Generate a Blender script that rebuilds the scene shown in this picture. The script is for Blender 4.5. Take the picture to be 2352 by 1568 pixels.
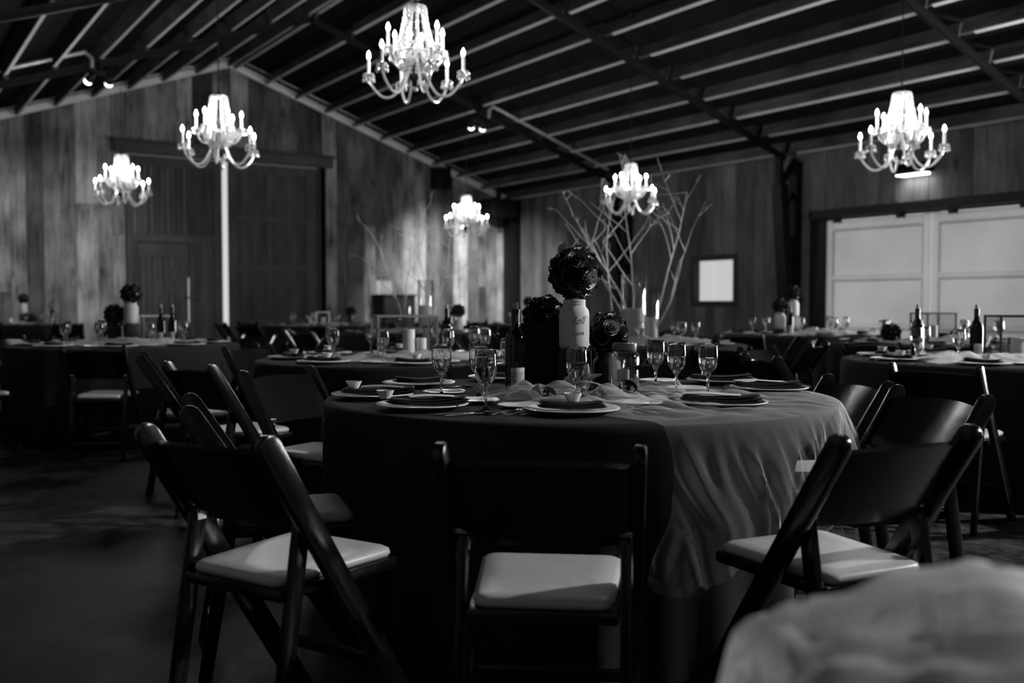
import bpy, bmesh, math, random
from mathutils import Vector, Matrix, noise
random.seed(7)
PI = math.pi
SC = bpy.context.scene
COL = SC.collection
for o in list(bpy.data.objects):
    bpy.data.objects.remove(o)

# ------------------------------------------------------------------ camera, world, daylight, exposure
HC = 1.10                                  # camera height
YAW = math.radians(33.2)                   # camera looks 33 degrees to the right of the ridge direction (+Y)
FWD = Vector((math.sin(YAW), math.cos(YAW), 0))
RGT = Vector((math.cos(YAW), -math.sin(YAW), 0))
FPX = 2352 * 35 / 36
HOR = 697
cd = bpy.data.cameras.new('camera'); cam = bpy.data.objects.new('camera', cd); COL.objects.link(cam)
cd.lens = 35; cd.sensor_width = 36; cd.clip_end = 200; cd.clip_start = 0.02
cd.dof.use_dof = True; cd.dof.focus_distance = 3.45; cd.dof.aperture_fstop = 2.2
cam.location = (0, 0, HC)
cam.rotation_euler = (math.radians(90) - math.atan((784 - HOR) / FPX), 0, -YAW)
SC.camera = cam

wd = bpy.data.worlds.new('overcast'); SC.world = wd; wd.use_nodes = True
wd.node_tree.nodes['Background'].inputs[0].default_value = (1, 1, 1, 1)
wd.node_tree.nodes['Background'].inputs[1].default_value = 0.68

def area_light(name, loc, target, sx, sy, power):
    ld = bpy.data.lights.new(name, 'AREA'); ld.shape = 'RECTANGLE'; ld.size = sx; ld.size_y = sy; ld.energy = power
    ob = bpy.data.objects.new(name, ld); COL.objects.link(ob); ob.location = loc
    ob.rotation_euler = (Vector(target) - Vector(loc)).to_track_quat('-Z', 'Y').to_euler()
    return ob
DAY = area_light('added_doorway_light', (13.32, 3.2, 1.22), (2, 3.2, 1.0), 4.3, 2.2, 1150)  # area light added in an unseen doorway, lights the room from the right

SC.view_settings.view_transform = 'Standard'
SC.view_settings.look = 'None'
SC.view_settings.gamma = 1.0
SC.view_settings.use_curve_mapping = False
SC.view_settings.exposure = 0.0
SC.cycles.max_bounces = 8
SC.cycles.diffuse_bounces = 3
SC.cycles.glossy_bounces = 4
SC.cycles.transparent_max_bounces = 14
SC.cycles.transmission_bounces = 8
SC.cycles.caustics_reflective = False
SC.cycles.caustics_refractive = False
SC.cycles.sample_clamp_indirect = 4.0
BULB = 400.0

def W(r, f, z=0.0):
    """camera-right metres, camera-forward metres, height -> world"""
    v = RGT * r + FWD * f
    return Vector((v.x, v.y, z))
def PX(x, t):
    return (x - 1176) / FPX * t
def depth_of(y, z):
    return (HC - z) * FPX / (y - HOR)

# ------------------------------------------------------------------ materials
def nmat(name):
    m = bpy.data.materials.new(name); m.use_nodes = True
    nt = m.node_tree; b = nt.nodes['Principled BSDF']
    return m, nt, b
def simple(name, v, rough=0.5, metal=0.0, coat=0.0, spec=0.5, var=0.25, scale=14.0, bump=0.0):
    """plain grey with a little procedural variation"""
    m, nt, b = nmat(name)
    tc = nt.nodes.new('ShaderNodeTexCoord'); n = nt.nodes.new('ShaderNodeTexNoise')
    n.inputs['Scale'].default_value = scale; n.inputs['Detail'].default_value = 4
    nt.links.new(tc.outputs['Object'], n.inputs['Vector'])
    mr = nt.nodes.new('ShaderNodeMapRange')
    mr.inputs['From Min'].default_value = 0.3; mr.inputs['From Max'].default_value = 0.7
    mr.inputs['To Min'].default_value = v * (1 - var); mr.inputs['To Max'].default_value = v * (1 + var)
    nt.links.new(n.outputs['Fac'], mr.inputs['Value'])
    nt.links.new(mr.outputs['Result'], b.inputs['Base Color'])
    b.inputs['Roughness'].default_value = rough; b.inputs['Metallic'].default_value = metal
    b.inputs['Coat Weight'].default_value = coat; b.inputs['Coat Roughness'].default_value = 0.12
    b.inputs['Specular IOR Level'].default_value = spec
    if bump:
        bp = nt.nodes.new('ShaderNodeBump'); bp.inputs['Strength'].default_value = bump; bp.inputs['Distance'].default_value = 0.01
        nt.links.new(n.outputs['Fac'], bp.inputs['Height']); nt.links.new(bp.outputs['Normal'], b.inputs['Normal'])
    return m
def wood(name, lo, hi, rough=0.6, coat=0.0, axis='z', stretch=14.0, rnd=0.6, knots=True, spec=0.4, transl=False):
    """grey-toned timber: long grain, blotches, knots, a random tone for each board"""
    m, nt, b = nmat(name); N = nt.nodes; L = nt.links
    tc = N.new('ShaderNodeTexCoord'); oi = N.new('ShaderNodeObjectInfo')
    mul = N.new('ShaderNodeMath'); mul.operation = 'MULTIPLY'; mul.inputs[1].default_value = 57.0
    L.new(oi.outputs['Random'], mul.inputs[0])
    add = N.new('ShaderNodeVectorMath'); add.operation = 'ADD'
    L.new(tc.outputs['Object'], add.inputs[0]); L.new(mul.outputs[0], add.inputs[1])
    mp = N.new('ShaderNodeMapping')
    s = {'x': (0.8, stretch, stretch), 'y': (stretch, 0.8, stretch), 'z': (stretch, stretch, 0.8)}[axis]
    mp.inputs['Scale'].default_value = s; L.new(add.outputs[0], mp.inputs['Vector'])
    n1 = N.new('ShaderNodeTexNoise'); n1.inputs['Scale'].default_value = 1.6; n1.inputs['Detail'].default_value = 8; n1.inputs['Roughness'].default_value = 0.65
    n1.inputs['Distortion'].default_value = 0.6
    L.new(mp.outputs[0], n1.inputs['Vector'])
    n2 = N.new('ShaderNodeTexNoise'); n2.inputs['Scale'].default_value = 1.3; n2.inputs['Detail'].default_value = 3
    L.new(add.outputs[0], n2.inputs['Vector'])
    a = N.new('ShaderNodeMath'); a.operation = 'ADD'; L.new(n1.outputs['Fac'], a.inputs[0]); L.new(n2.outputs['Fac'], a.inputs[1])
    mr = N.new('ShaderNodeMapRange'); mr.inputs['From Min'].default_value = 0.72; mr.inputs['From Max'].default_value = 1.28
    mr.inputs['To Min'].default_value = lo; mr.inputs['To Max'].default_value = hi
    L.new(a.outputs[0], mr.inputs['Value'])
    out = mr.outputs['Result']
    if knots:
        mk = N.new('ShaderNodeMapping'); mk.inputs['Scale'].default_value = tuple(2.6 if v > 1 else 1.1 for v in s)
        L.new(add.outputs[0], mk.inputs['Vector'])
        vo = N.new('ShaderNodeTexVoronoi'); vo.inputs['Scale'].default_value = 1.0
        L.new(mk.outputs[0], vo.inputs['Vector'])
        k = N.new('ShaderNodeMapRange'); k.inputs['From Min'].default_value = 0.04; k.inputs['From Max'].default_value = 0.16
        k.inputs['To Min'].default_value = 0.35; k.inputs['To Max'].default_value = 1.0
        L.new(vo.outputs['Distance'], k.inputs['Value'])
        mm = N.new('ShaderNodeMath'); mm.operation = 'MULTIPLY'; L.new(out, mm.inputs[0]); L.new(k.outputs['Result'], mm.inputs[1]); out = mm.outputs[0]
    r = N.new('ShaderNodeMapRange'); r.inputs['To Min'].default_value = 1 - rnd; r.inputs['To Max'].default_value = 1 + rnd
    L.new(oi.outputs['Random'], r.inputs['Value'])
    m2 = N.new('ShaderNodeMath'); m2.operation = 'MULTIPLY'; L.new(out, m2.inputs[0]); L.new(r.outputs['Result'], m2.inputs[1])
    L.new(m2.outputs[0], b.inputs['Base Color'])
    b.inputs['Roughness'].default_value = rough; b.inputs['Coat Weight'].default_value = coat; b.inputs['Coat Roughness'].default_value = 0.15
    b.inputs['Specular IOR Level'].default_value = spec
    bp = N.new('ShaderNodeBump'); bp.inputs['Strength'].default_value = 0.25; bp.inputs['Distance'].default_value = 0.004
    L.new(n1.outputs['Fac'], bp.inputs['Height']); L.new(bp.outputs['Normal'], b.inputs['Normal'])
    return m
def emit(name, v, strength):
    m, nt, b = nmat(name)
    b.inputs['Base Color'].default_value = (v, v, v, 1)
    b.inputs['Emission Color'].default_value = (1, 1, 1, 1); b.inputs['Emission Strength'].default_value = strength
    return m
def glass(name, rough=0.0, ior=1.45):
    m, nt, b = nmat(name)
    b.inputs['Base Color'].default_value = (0.97, 0.97, 0.97, 1); b.inputs['Transmission Weight'].default_value = 1.0
    b.inputs['Roughness'].default_value = rough; b.inputs['IOR'].default_value = ior
    return m
def thin_glass(name, edge=0.7, power=3.0):
    m = bpy.data.materials.new(name); m.use_nodes = True; nt = m.node_tree; nt.nodes.clear()
    o = nt.nodes.new('ShaderNodeOutputMaterial'); mx = nt.nodes.new('ShaderNodeMixShader')
    t = nt.nodes.new('ShaderNodeBsdfTransparent'); g = nt.nodes.new('ShaderNodeBsdfGlossy'); g.inputs['Roughness'].default_value = 0.02
    lw = nt.nodes.new('ShaderNodeLayerWeight'); lw.inputs['Blend'].default_value = 0.5
    pw = nt.nodes.new('ShaderNodeMath'); pw.operation = 'POWER'; pw.inputs[1].default_value = power
    fr = nt.nodes.new('ShaderNodeMapRange'); fr.inputs['To Min'].default_value = 0.04; fr.inputs['To Max'].default_value = edge
    nt.links.new(lw.outputs['Facing'], pw.inputs[0]); nt.links.new(pw.outputs[0], fr.inputs['Value'])
    t.inputs[0].default_value = (0.96, 0.96, 0.96, 1)
    nt.links.new(fr.outputs[0], mx.inputs[0]); nt.links.new(t.outputs[0], mx.inputs[1]); nt.links.new(g.outputs[0], mx.inputs[2])
    nt.links.new(mx.outputs[0], o.inputs[0])
    return m
def tulle(name, cover=0.34, tone=0.8):
    """fine net: partly open, white threads that reflect and pass light"""
    m = bpy.data.materials.new(name); m.use_nodes = True; nt = m.node_tree; nt.nodes.clear(); L = nt.links
    o = nt.nodes.new('ShaderNodeOutputMaterial'); mx = nt.nodes.new('ShaderNodeMixShader'); mx2 = nt.nodes.new('ShaderNodeMixShader')
    t = nt.nodes.new('ShaderNodeBsdfTransparent'); d = nt.nodes.new('ShaderNodeBsdfDiffuse'); tr = nt.nodes.new('ShaderNodeBsdfTranslucent')
    d.inputs[0].default_value = (tone,) * 3 + (1,); tr.inputs[0].default_value = (tone,) * 3 + (1,)
    mx2.inputs[0].default_value = 0.4
    L.new(d.outputs[0], mx2.inputs[1]); L.new(tr.outputs[0], mx2.inputs[2])
    tc = nt.nodes.new('ShaderNodeTexCoord'); n = nt.nodes.new('ShaderNodeTexNoise'); n.inputs['Scale'].default_value = 260; n.inputs['Detail'].default_value = 1
    L.new(tc.outputs['Object'], n.inputs['Vector'])
    mr = nt.nodes.new('ShaderNodeMapRange'); mr.inputs['From Min'].default_value = 0.3; mr.inputs['From Max'].default_value = 0.7
    mr.inputs['To Min'].default_value = cover * 0.8; mr.inputs['To Max'].default_value = cover * 1.2
    L.new(n.outputs['Fac'], mr.inputs['Value'])
    lw = nt.nodes.new('ShaderNodeLayerWeight'); lw.inputs['Blend'].default_value = 0.5   # a net seen edge-on closes up
    c1 = nt.nodes.new('ShaderNodeMath'); c1.operation = 'SUBTRACT'; c1.inputs[0].default_value = 1.12; L.new(lw.outputs['Facing'], c1.inputs[1])
    c2 = nt.nodes.new('ShaderNodeMath'); c2.operation = 'DIVIDE'; c2.use_clamp = True; L.new(mr.outputs['Result'], c2.inputs[0]); L.new(c1.outputs[0], c2.inputs[1])
    L.new(c2.outputs[0], mx.inputs[0])
    L.new(t.outputs[0], mx.inputs[1]); L.new(mx2.outputs[0], mx.inputs[2]); L.new(mx.outputs[0], o.inputs[0])
    return m
def sheet(name, refl, trans):
    """painted sheet that also lets daylight through"""
    m = bpy.data.materials.new(name); m.use_nodes = True; nt = m.node_tree; nt.nodes.clear(); L = nt.links
    o = nt.nodes.new('ShaderNodeOutputMaterial'); ad = nt.nodes.new('ShaderNodeAddShader')
    d = nt.nodes.new('ShaderNodeBsdfDiffuse'); tr = nt.nodes.new('ShaderNodeBsdfTranslucent')
    tc = nt.nodes.new('ShaderNodeTexCoord'); n = nt.nodes.new('ShaderNodeTexNoise'); n.inputs['Scale'].default_value = 1.1; n.inputs['Detail'].default_value = 5
    L.new(tc.outputs['Object'], n.inputs['Vector'])
    mr = nt.nodes.new('ShaderNodeMapRange'); mr.inputs['From Min'].default_value = 0.3; mr.inputs['From Max'].default_value = 0.7
    mr.inputs['To Min'].default_value = trans * 0.93; mr.inputs['To Max'].default_value = trans * 1.07
    L.new(n.outputs['Fac'], mr.inputs['Value']); L.new(mr.outputs['Result'], tr.inputs[0])
    d.inputs[0].default_value = (refl,) * 3 + (1,)
    L.new(d.outputs[0], ad.inputs[0]); L.new(tr.outputs[0], ad.inputs[1]); L.new(ad.outputs[0], o.inputs[0])
    return m
def crystal(name):
    m = bpy.data.materials.new(name); m.use_nodes = True; nt = m.node_tree; nt.nodes.clear(); L = nt.links
    o = nt.nodes.new('ShaderNodeOutputMaterial'); a = nt.nodes.new('ShaderNodeMixShader'); c = nt.nodes.new('ShaderNodeMixShader')
    g = nt.nodes.new('ShaderNodeBsdfGlossy'); g.inputs['Roughness'].default_value = 0.12
    d = nt.nodes.new('ShaderNodeBsdfDiffuse'); d.inputs[0].default_value = (0.85, 0.85, 0.85, 1)
    t = nt.nodes.new('ShaderNodeBsdfTranslucent'); t.inputs[0].default_value = (0.95, 0.95, 0.95, 1)
    a.inputs[0].default_value = 0.6; c.inputs[0].default_value = 0.3
    L.new(d.outputs[0], a.inputs[1]); L.new(t.outputs[0], a.inputs[2])
    L.new(a.outputs[0], c.inputs[1]); L.new(g.outputs[0], c.inputs[2]); L.new(c.outputs[0], o.inputs[0])
    return m
def concrete(name):
    m, nt, b = nmat(name); N = nt.nodes; L = nt.links
    tc = N.new('ShaderNodeTexCoord')
    n1 = N.new('ShaderNodeTexNoise'); n1.inputs['Scale'].default_value = 1.6; n1.inputs['Detail'].default_value = 10; n1.inputs['Roughness'].default_value = 0.62
    n1.inputs['Distortion'].default_value = 0.7
    L.new(tc.outputs['Object'], n1.inputs['Vector'])
    n2 = N.new('ShaderNodeTexNoise'); n2.inputs['Scale'].default_value = 9; n2.inputs['Detail'].default_value = 8; n2.inputs['Roughness'].default_value = 0.7
    L.new(tc.outputs['Object'], n2.inputs['Vector'])
    a = N.new('ShaderNodeMath'); a.operation = 'ADD'; L.new(n1.outputs['Fac'], a.inputs[0]); L.new(n2.outputs['Fac'], a.inputs[1])
    mr = N.new('ShaderNodeMapRange'); mr.inputs['From Min'].default_value = 0.86; mr.inputs['From Max'].default_value = 1.30
    mr.inputs['To Min'].default_value = 0.0; mr.inputs['To Max'].default_value = 0.085
    L.new(a.outputs[0], mr.inputs['Value']); L.new(mr.outputs['Result'], b.inputs['Base Color'])
    b.inputs['Specular IOR Level'].default_value = 0.2
    mr2 = N.new('ShaderNodeMapRange'); mr2.inputs['To Min'].default_value = 0.42; mr2.inputs['To Max'].default_value = 0.75
    L.new(n2.outputs['Fac'], mr2.inputs['Value']); L.new(mr2.outputs['Result'], b.inputs['Roughness'])
    return m
def print_label(name):
    """bottle label: pale paper with rows of small dark print, lettering too fine to read"""
    m, nt, b = nmat(name); N = nt.nodes; L = nt.links
    tc = N.new('ShaderNodeTexCoord'); sx = N.new('ShaderNodeSeparateXYZ'); L.new(tc.outputs['Object'], sx.inputs[0])
    br = N.new('ShaderNodeTexNoise'); br.inputs['Scale'].default_value = 420; L.new(tc.outputs['Object'], br.inputs['Vector'])
    wv = N.new('ShaderNodeMath'); wv.operation = 'MULTIPLY'; wv.inputs[1].default_value = 1250; L.new(sx.outputs['Z'], wv.inputs[0])
    sn = N.new('ShaderNodeMath'); sn.operation = 'SINE'; L.new(wv.outputs[0], sn.inputs[0])
    g1 = N.new('ShaderNodeMath'); g1.operation = 'GREATER_THAN'; g1.inputs[1].default_value = 0.1; L.new(sn.outputs[0], g1.inputs[0])
    g2 = N.new('ShaderNodeMath'); g2.operation = 'GREATER_THAN'; g2.inputs[1].default_value = 0.45; L.new(br.outputs['Fac'], g2.inputs[0])
    lo = N.new('ShaderNodeMath'); lo.operation = 'GREATER_THAN'; lo.inputs[1].default_value = 0.045; L.new(sx.outputs['Z'], lo.inputs[0])
    hi = N.new('ShaderNodeMath'); hi.operation = 'LESS_THAN'; hi.inputs[1].default_value = 0.082; L.new(sx.outputs['Z'], hi.inputs[0])
    cur = g1
    for x in (g2, lo, hi):
        mu = N.new('ShaderNodeMath'); mu.operation = 'MULTIPLY'; L.new(cur.outputs[0], mu.inputs[0]); L.new(x.outputs[0], mu.inputs[1]); cur = mu
    mr = N.new('ShaderNodeMapRange'); mr.inputs['To Min'].default_value = 0.55; mr.inputs['To Max'].default_value = 0.06
    L.new(cur.outputs[0], mr.inputs['Value']); L.new(mr.outputs['Result'], b.inputs['Base Color'])
    b.inputs['Roughness'].default_value = 0.7
    return m

M = dict(
    cloth=simple('black_table_linen', 0.012, 0.85, spec=0.2, scale=300, var=0.3),
    napkin=simple('black_napkin_linen', 0.006, 0.8, spec=0.25, scale=200),
    chair=wood('dark_stained_chair_wood', 0.003, 0.006, 0.17, coat=0.0, rnd=0.1, knots=False, spec=0.38),
    pad=simple('ivory_vinyl_pad', 0.46, 0.38, var=0.06, scale=30, bump=0.02),
    china=simple('white_china', 0.88, 0.16, var=0.02),
    silver=simple('silver_plate', 0.75, 0.16, metal=1.0, var=0.05),
    darkmetal=simple('dark_steel', 0.006, 0.5, spec=0.25),
    zinc=simple('zinc_lid', 0.14, 0.35, metal=0.8, var=0.2, scale=40),
    floor=concrete('stained_concrete'),
    gable=wood('weathered_barn_boards', 0.04, 0.36, 0.75, rnd=0.75, stretch=9, spec=0.2),
    side=wood('stained_wall_boards', 0.07, 0.20, 0.7, rnd=0.30, stretch=11, spec=0.2),
    lit_edge_strip=wood('pale_purlin_lit_edge', 0.40, 0.60, 0.8, rnd=0.25, axis='y', stretch=8, knots=False, spec=0.2),
    purlin=wood('rough_purlin_timber', 0.03, 0.115, 0.8, rnd=0.35, axis='y', stretch=10, knots=False, spec=0.2),
    deck=simple('dark_roof_deck', 0.012, 0.9, spec=0.1, scale=3),
    backing=simple('dark_wall_backing', 0.015, 0.9, spec=0.1),
    barndoor=wood('dark_sliding_door_boards', 0.05, 0.10, 0.7, rnd=0.2, stretch=12, knots=False, spec=0.2),
    doorframe=wood('dark_sliding_door_frame', 0.06, 0.11, 0.7, rnd=0.1, stretch=12, knots=False, spec=0.2),
    whitedoor=sheet('pale_translucent_door_sheet', 0.25, 0.62),
    shadow_strip=sheet('grey_door_shadow_strip', 0.12, 0.62),
    whiteframe=sheet('pale_translucent_door_frame', 0.25, 0.66),
    trim=wood('pale_rake_trim', 0.75, 0.88, 0.6, rnd=0.1, axis='x', knots=False),
    pipe=simple('galvanised_conduit', 0.5, 0.4, metal=0.6),
    pane=thin_glass('window_pane'),
    lglass=thin_glass('lantern_pane'),
    vase=thin_glass('thick_clear_vase_glass', 0.95, 1.8),
    winframe=simple('dark_window_wood', 0.03, 0.7),
    glass=glass('clear_glass'),
    water=glass('drinking_water', ior=1.33),
    bottle=simple('black_bottle_glass', 0.0015, 0.04, spec=0.5, var=0.1),
    foil=simple('dark_bottle_foil', 0.02, 0.35, spec=0.5),
    cork=simple('cork', 0.30, 0.8),
    label=print_label('bottle_label_paper'),
    wax=simple('ivory_wax', 0.70, 0.55, var=0.05),
    jar=simple('white_chalk_paint', 0.50, 0.75, var=0.08, scale=60),
    darkjar=simple('black_chalk_paint', 0.012, 0.6),
    rose=simple('black_paper_petals', 0.020, 0.32, spec=0.5),
    rosepale=simple('pale_paper_petals', 0.45, 0.6),
    rosegrey=simple('grey_paper_petals', 0.12, 0.5),
    core=simple('black_foam_core', 0.006, 0.9, spec=0.1),
    board=simple('black_menu_board', 0.006, 0.6, spec=0.2),
    card=simple('pale_menu_card', 0.55, 0.7, var=0.05),
    branch=simple('whitewashed_branch', 0.72, 0.8, var=0.3, scale=30),
    tulle=tulle('white_tulle', 0.09, 0.78),
    tulle2=tulle('ivory_tulle', 0.13, 0.72),
    tulle3=tulle('crumpled_tulle', 0.30, 0.8),
    shell=simple('white_shell', 0.55, 0.6, var=0.2, scale=60),
    paper=simple('white_fluted_paper', 0.62, 0.7, var=0.05),
    stand=simple('black_display_box', 0.006, 0.5, spec=0.3),
    lantern=wood('grey_lantern_wood', 0.14, 0.24, 0.6, rnd=0.2, knots=False),
    lanterndark=wood('dark_lantern_wood', 0.012, 0.02, 0.6, rnd=0.2, knots=False),
    crystal=crystal('cut_crystal'),
    candle=simple('candle_sleeve', 0.75, 0.5, var=0.03),
    bulb=emit('flame_bulb', 0.9, BULB),
    bulb2=emit('brighter_flame_bulb', 0.9, BULB * 0.6),
    bulboff=simple('unlit_bulb_glass', 0.5, 0.15),
    lens=emit('lamp_lens', 0.9, 4.0),
    sand=simple('pale_sand', 0.45, 0.9, scale=300),
    speaker=simple('black_speaker_cabinet', 0.008, 0.6, spec=0.2),
    cabinet=simple('black_painted_cabinet', 0.012, 0.6, spec=0.2),
)

# ------------------------------------------------------------------ mesh helpers
class MB:
    def __init__(s): s.v = []; s.f = []
    def add(s, vs, fs):
        b = len(s.v); s.v += [tuple(v) for v in vs]; s.f += [tuple(b + i for i in f) for f in fs]; return s
    def merge(s, o, mat=None):
        vs = [mat @ Vector(v) for v in o.v] if mat else o.v
        return s.add(vs, o.f)
    def box(s, x0, x1, y0, y1, z0, z1, mat=None):
        vs = [Vector(p) for p in ((x0,y0,z0),(x1,y0,z0),(x1,y1,z0),(x0,y1,z0),(x0,y0,z1),(x1,y0,z1),(x1,y1,z1),(x0,y1,z1))]
        if mat: vs = [mat @ v for v in vs]
        return s.add(vs, [(0,3,2,1),(4,5,6,7),(0,1,5,4),(1,2,6,5),(2,3,7,6),(3,0,4,7)])
    def bar(s, a, b, w, h, up=(0,0,1)):
        """rectangular bar between two points, w across, h along up"""
        a = Vector(a); b = Vector(b); d = (b - a).normalized(); u = Vector(up); r = d.cross(u)
        if r.length < 1e-6: r = d.cross(Vector((1,0,0)))
        r.normalize(); u = r.cross(d).normalized()
        vs = []
        for p in (a, b):
            for (i, j) in ((-1,-1),(1,-1),(1,1),(-1,1)):
                vs.append(p + r * (i * w / 2) + u * (j * h / 2))
        return s.add(vs, [(0,1,2,3),(7,6,5,4),(0,4,5,1),(1,5,6,2),(2,6,7,3),(3,7,4,0)])
    def tube(s, pts, rad, n=8, cap=True):
        pts = [Vector(p) for p in pts]; k = len(pts)
        rads = rad if isinstance(rad, (list, tuple)) else [rad] * k
        t = (pts[1] - pts[0]).normalized(); u = t.orthogonal().normalized(); vs = []
        for i in range(k):
            tt = (pts[min(i + 1, k - 1)] - pts[max(i - 1, 0)]).normalized()
            u = (u - tt * u.dot(tt)).normalized(); w = tt.cross(u)
            for j in range(n):
                a = 2 * PI * j / n
                vs.append(pts[i] + (u * math.cos(a) + w * math.sin(a)) * rads[i])
        fs = [(i * n + j, i * n + (j + 1) % n, (i + 1) * n + (j + 1) % n, (i + 1) * n + j) for i in range(k - 1) for j in range(n)]
        if cap: fs += [tuple(reversed(range(n))), tuple(range((k - 1) * n, k * n))]
        return s.add(vs, fs)
    def lathe(s, prof, n=24, ripple=None):
        vs = []; fs = []; k = len(prof)
        for i, (r, z) in enumerate(prof):
            for j in range(n):
                a = 2 * PI * j / n; q = r * (1 + (ripple(a, z) if ripple else 0))
                vs.append((q * math.cos(a), q * math.sin(a), z))
        for i in range(k - 1):
            for j in range(n):
                fs.append((i * n + j, i * n + (j + 1) % n, (i + 1) * n + (j + 1) % n, (i + 1) * n + j))
        if prof[0][0] > 1e-5: fs.append(tuple(reversed(range(n))))
        if prof[-1][0] > 1e-5: fs.append(tuple(range((k - 1) * n, k * n)))
        return s.add(vs, fs)
    def prism(s, outline, axis, a, b):
        """outline of 2-D points extruded along axis ('x': points are y,z)"""
        n = len(outline)
        def P(p, q):
            return {'x': (q, p[0], p[1]), 'y': (p[0], q, p[1]), 'z': (p[0], p[1], q)}[axis]
        vs = [P(p, a) for p in outline] + [P(p, b) for p in outline]
        fs = [tuple(range(n)), tuple(reversed(range(n, 2 * n)))] + [(i, i + n, (i + 1) % n + n, (i + 1) % n) for i in range(n)]
        return s.add(vs, fs)
    def grid(s, fn, nu, nv):
        vs = [fn(i / nu, j / nv) for i in range(nu + 1) for j in range(nv + 1)]
        fs = [(i * (nv + 1) + j, (i + 1) * (nv + 1) + j, (i + 1) * (nv + 1) + j + 1, i * (nv + 1) + j + 1) for i in range(nu) for j in range(nv)]
        return s.add(vs, fs)
    def sphere(s, c, r, n=10, m=6, sq=(1,1,1)):
        prof = [(0, -1)] + [(math.sin(PI * i / m), -math.cos(PI * i / m)) for i in range(1, m)] + [(0, 1)]
        t = MB().lathe(prof, n)
        return s.add([(c[0] + v[0] * r * sq[0], c[1] + v[1] * r * sq[1], c[2] + v[2] * r * sq[2]) for v in t.v], t.f)
    def mesh(s, name, mat=None, smooth=True, angle=38, bevel=0.0, seg=2, weld=True, fixn=True):
        me = bpy.data.meshes.new(name); me.from_pydata(s.v, [], s.f)
        bm = bmesh.new(); bm.from_mesh(me)
        if weld: bmesh.ops.remove_doubles(bm, verts=bm.verts, dist=1e-6)
        if fixn: bmesh.ops.recalc_face_normals(bm, faces=bm.faces)
        if bevel:
            es = [e for e in bm.edges if len(e.link_faces) == 2 and e.calc_face_angle(0) > 0.6]
            bmesh.ops.bevel(bm, geom=es, offset=bevel, segments=seg, affect='EDGES', profile=0.5)
        bm.to_mesh(me); bm.free()
        if smooth:
            me.polygons.foreach_set('use_smooth', [True] * len(me.polygons)); me.set_sharp_from_angle(angle=math.radians(angle))
        if mat: me.materials.append(mat)
        return me

def ob(name, data, parent=None, loc=None, rz=None, mat=None, scale=None):
    o = bpy.data.objects.new(name, data); COL.objects.link(o)
    if parent: o.parent = parent
    if mat is not None: o.matrix_local = mat
    else:
        if loc is not None: o.location = loc
        if rz is not None: o.rotation_euler = (0, 0, rz) if not isinstance(rz, (tuple, list)) else rz
        if scale is not None: o.scale = (scale,) * 3 if not isinstance(scale, (tuple, list)) else scale
    return o
def tag(o, label, cat=None, group=None, kind=None):
    o['label'] = label
    if cat: o['category'] = cat
    if group: o['group'] = group
    if kind: o['kind'] = kind
    return o
def head(dr, df):
    """camera-frame direction -> z rotation that turns local +y to it"""
    d = RGT * dr + FWD * df
    return math.atan2(d.y, d.x) - PI / 2

# ------------------------------------------------------------------ room dimensions
XS, YG = 13.1, 20.0           # side wall, gable wall
XR, ZR, SL = 6.28, 6.05, 0.352  # ridge position, height, roof slope
XL, YB = -0.60, -8.0
def roof(x): return ZR - SL * abs(x - XR)

# floor slabs: the saw-cut joints are real gaps
fl = MB()
xs = [XL - 0.2, 2.2, 5.9, 9.6, XS + 0.3]; ys = [YB - 0.2, -3.6, 1.2, 5.9, 10.5, 15.2, YG + 0.7]
sub = MB().box(XL - 0.2, XS + 0.3, YB - 0.2, YG + 0.7, -0.2, -0.03)
floor = ob('floor', sub.mesh('floor', M['backing'], smooth=False)); tag(floor, 'dark stained concrete floor with saw-cut joints', kind='structure')
for i in range(len(xs) - 1):
    for j in range(len(ys) - 1):
        ob('slab', MB().box(xs[i] + .004, xs[i+1] - .004, ys[j] + .004, ys[j+1] - .004, -0.03, 0).mesh('slab', M['floor'], smooth=False), floor)

# ---- gable wall (behind): backing with the sliding-door hole, boards proud of it
DX0, DX1, DZ = 4.28, 8.32, 4.0
gb = MB()
def gpoly(x0, x1, z0, y0=YG, y1=YG + 0.12):
    pts = [(x0, z0), (x1, z0), (x1, roof(x1))] + ([(XR, ZR)] if x0 < XR < x1 else []) + [(x0, roof(x0))]
    gb.prism(pts, 'y', y0, y1)
gpoly(XL - 0.1, DX0, 0); gpoly(DX1, XS + 0.1, 0); gpoly(DX0, DX1, DZ)
wall_back = ob('wall_back', gb.mesh('wall_back', M['backing'], smooth=False))
tag(wall_back, 'gable end wall of weathered vertical barn boards', kind='structure')
x = XL
while x < XS - 0.05:
    w = random.uniform(0.22, 0.42); x1 = min(x + w, XS)
    if DX0 - 0.12 < x < DX0: x1 = max(x1, DX0)
    if x < DX0 < x1: x1 = DX0
    if x < DX1 < x1: x1 = DX1
    if x1 - x > 0.03:
        dep = random.uniform(0.018, 0.032); z0 = DZ + 0.1 if (DX0 - 1e-3 <= x and x1 <= DX1 + 1e-3) else 0.02
        segs = [z0]
        if z0 < 1 and random.random() < 0.4: segs.append(random.uniform(1.2, 3.0))
        for k, za in enumerate(segs):
            d2 = dep + (0.004 if k else 0)
            last = k == len(segs) - 1
            zt0 = roof(x) - 0.05 if last else segs[k+1] - 0.004; zt1 = roof(x1) - 0.05 if last else zt0
            xc = (x + x1) / 2; hw = (x1 - x) / 2 - 0.003
            b = MB().prism([(-hw, 0), (hw, 0), (hw, zt1 - za), (-hw, zt0 - za)], 'y', -d2, 0)
            ob('board', b.mesh('board', M['gable'], smooth=False, bevel=0.002, seg=1), wall_back, (xc, YG, za))
    x = x1

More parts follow.
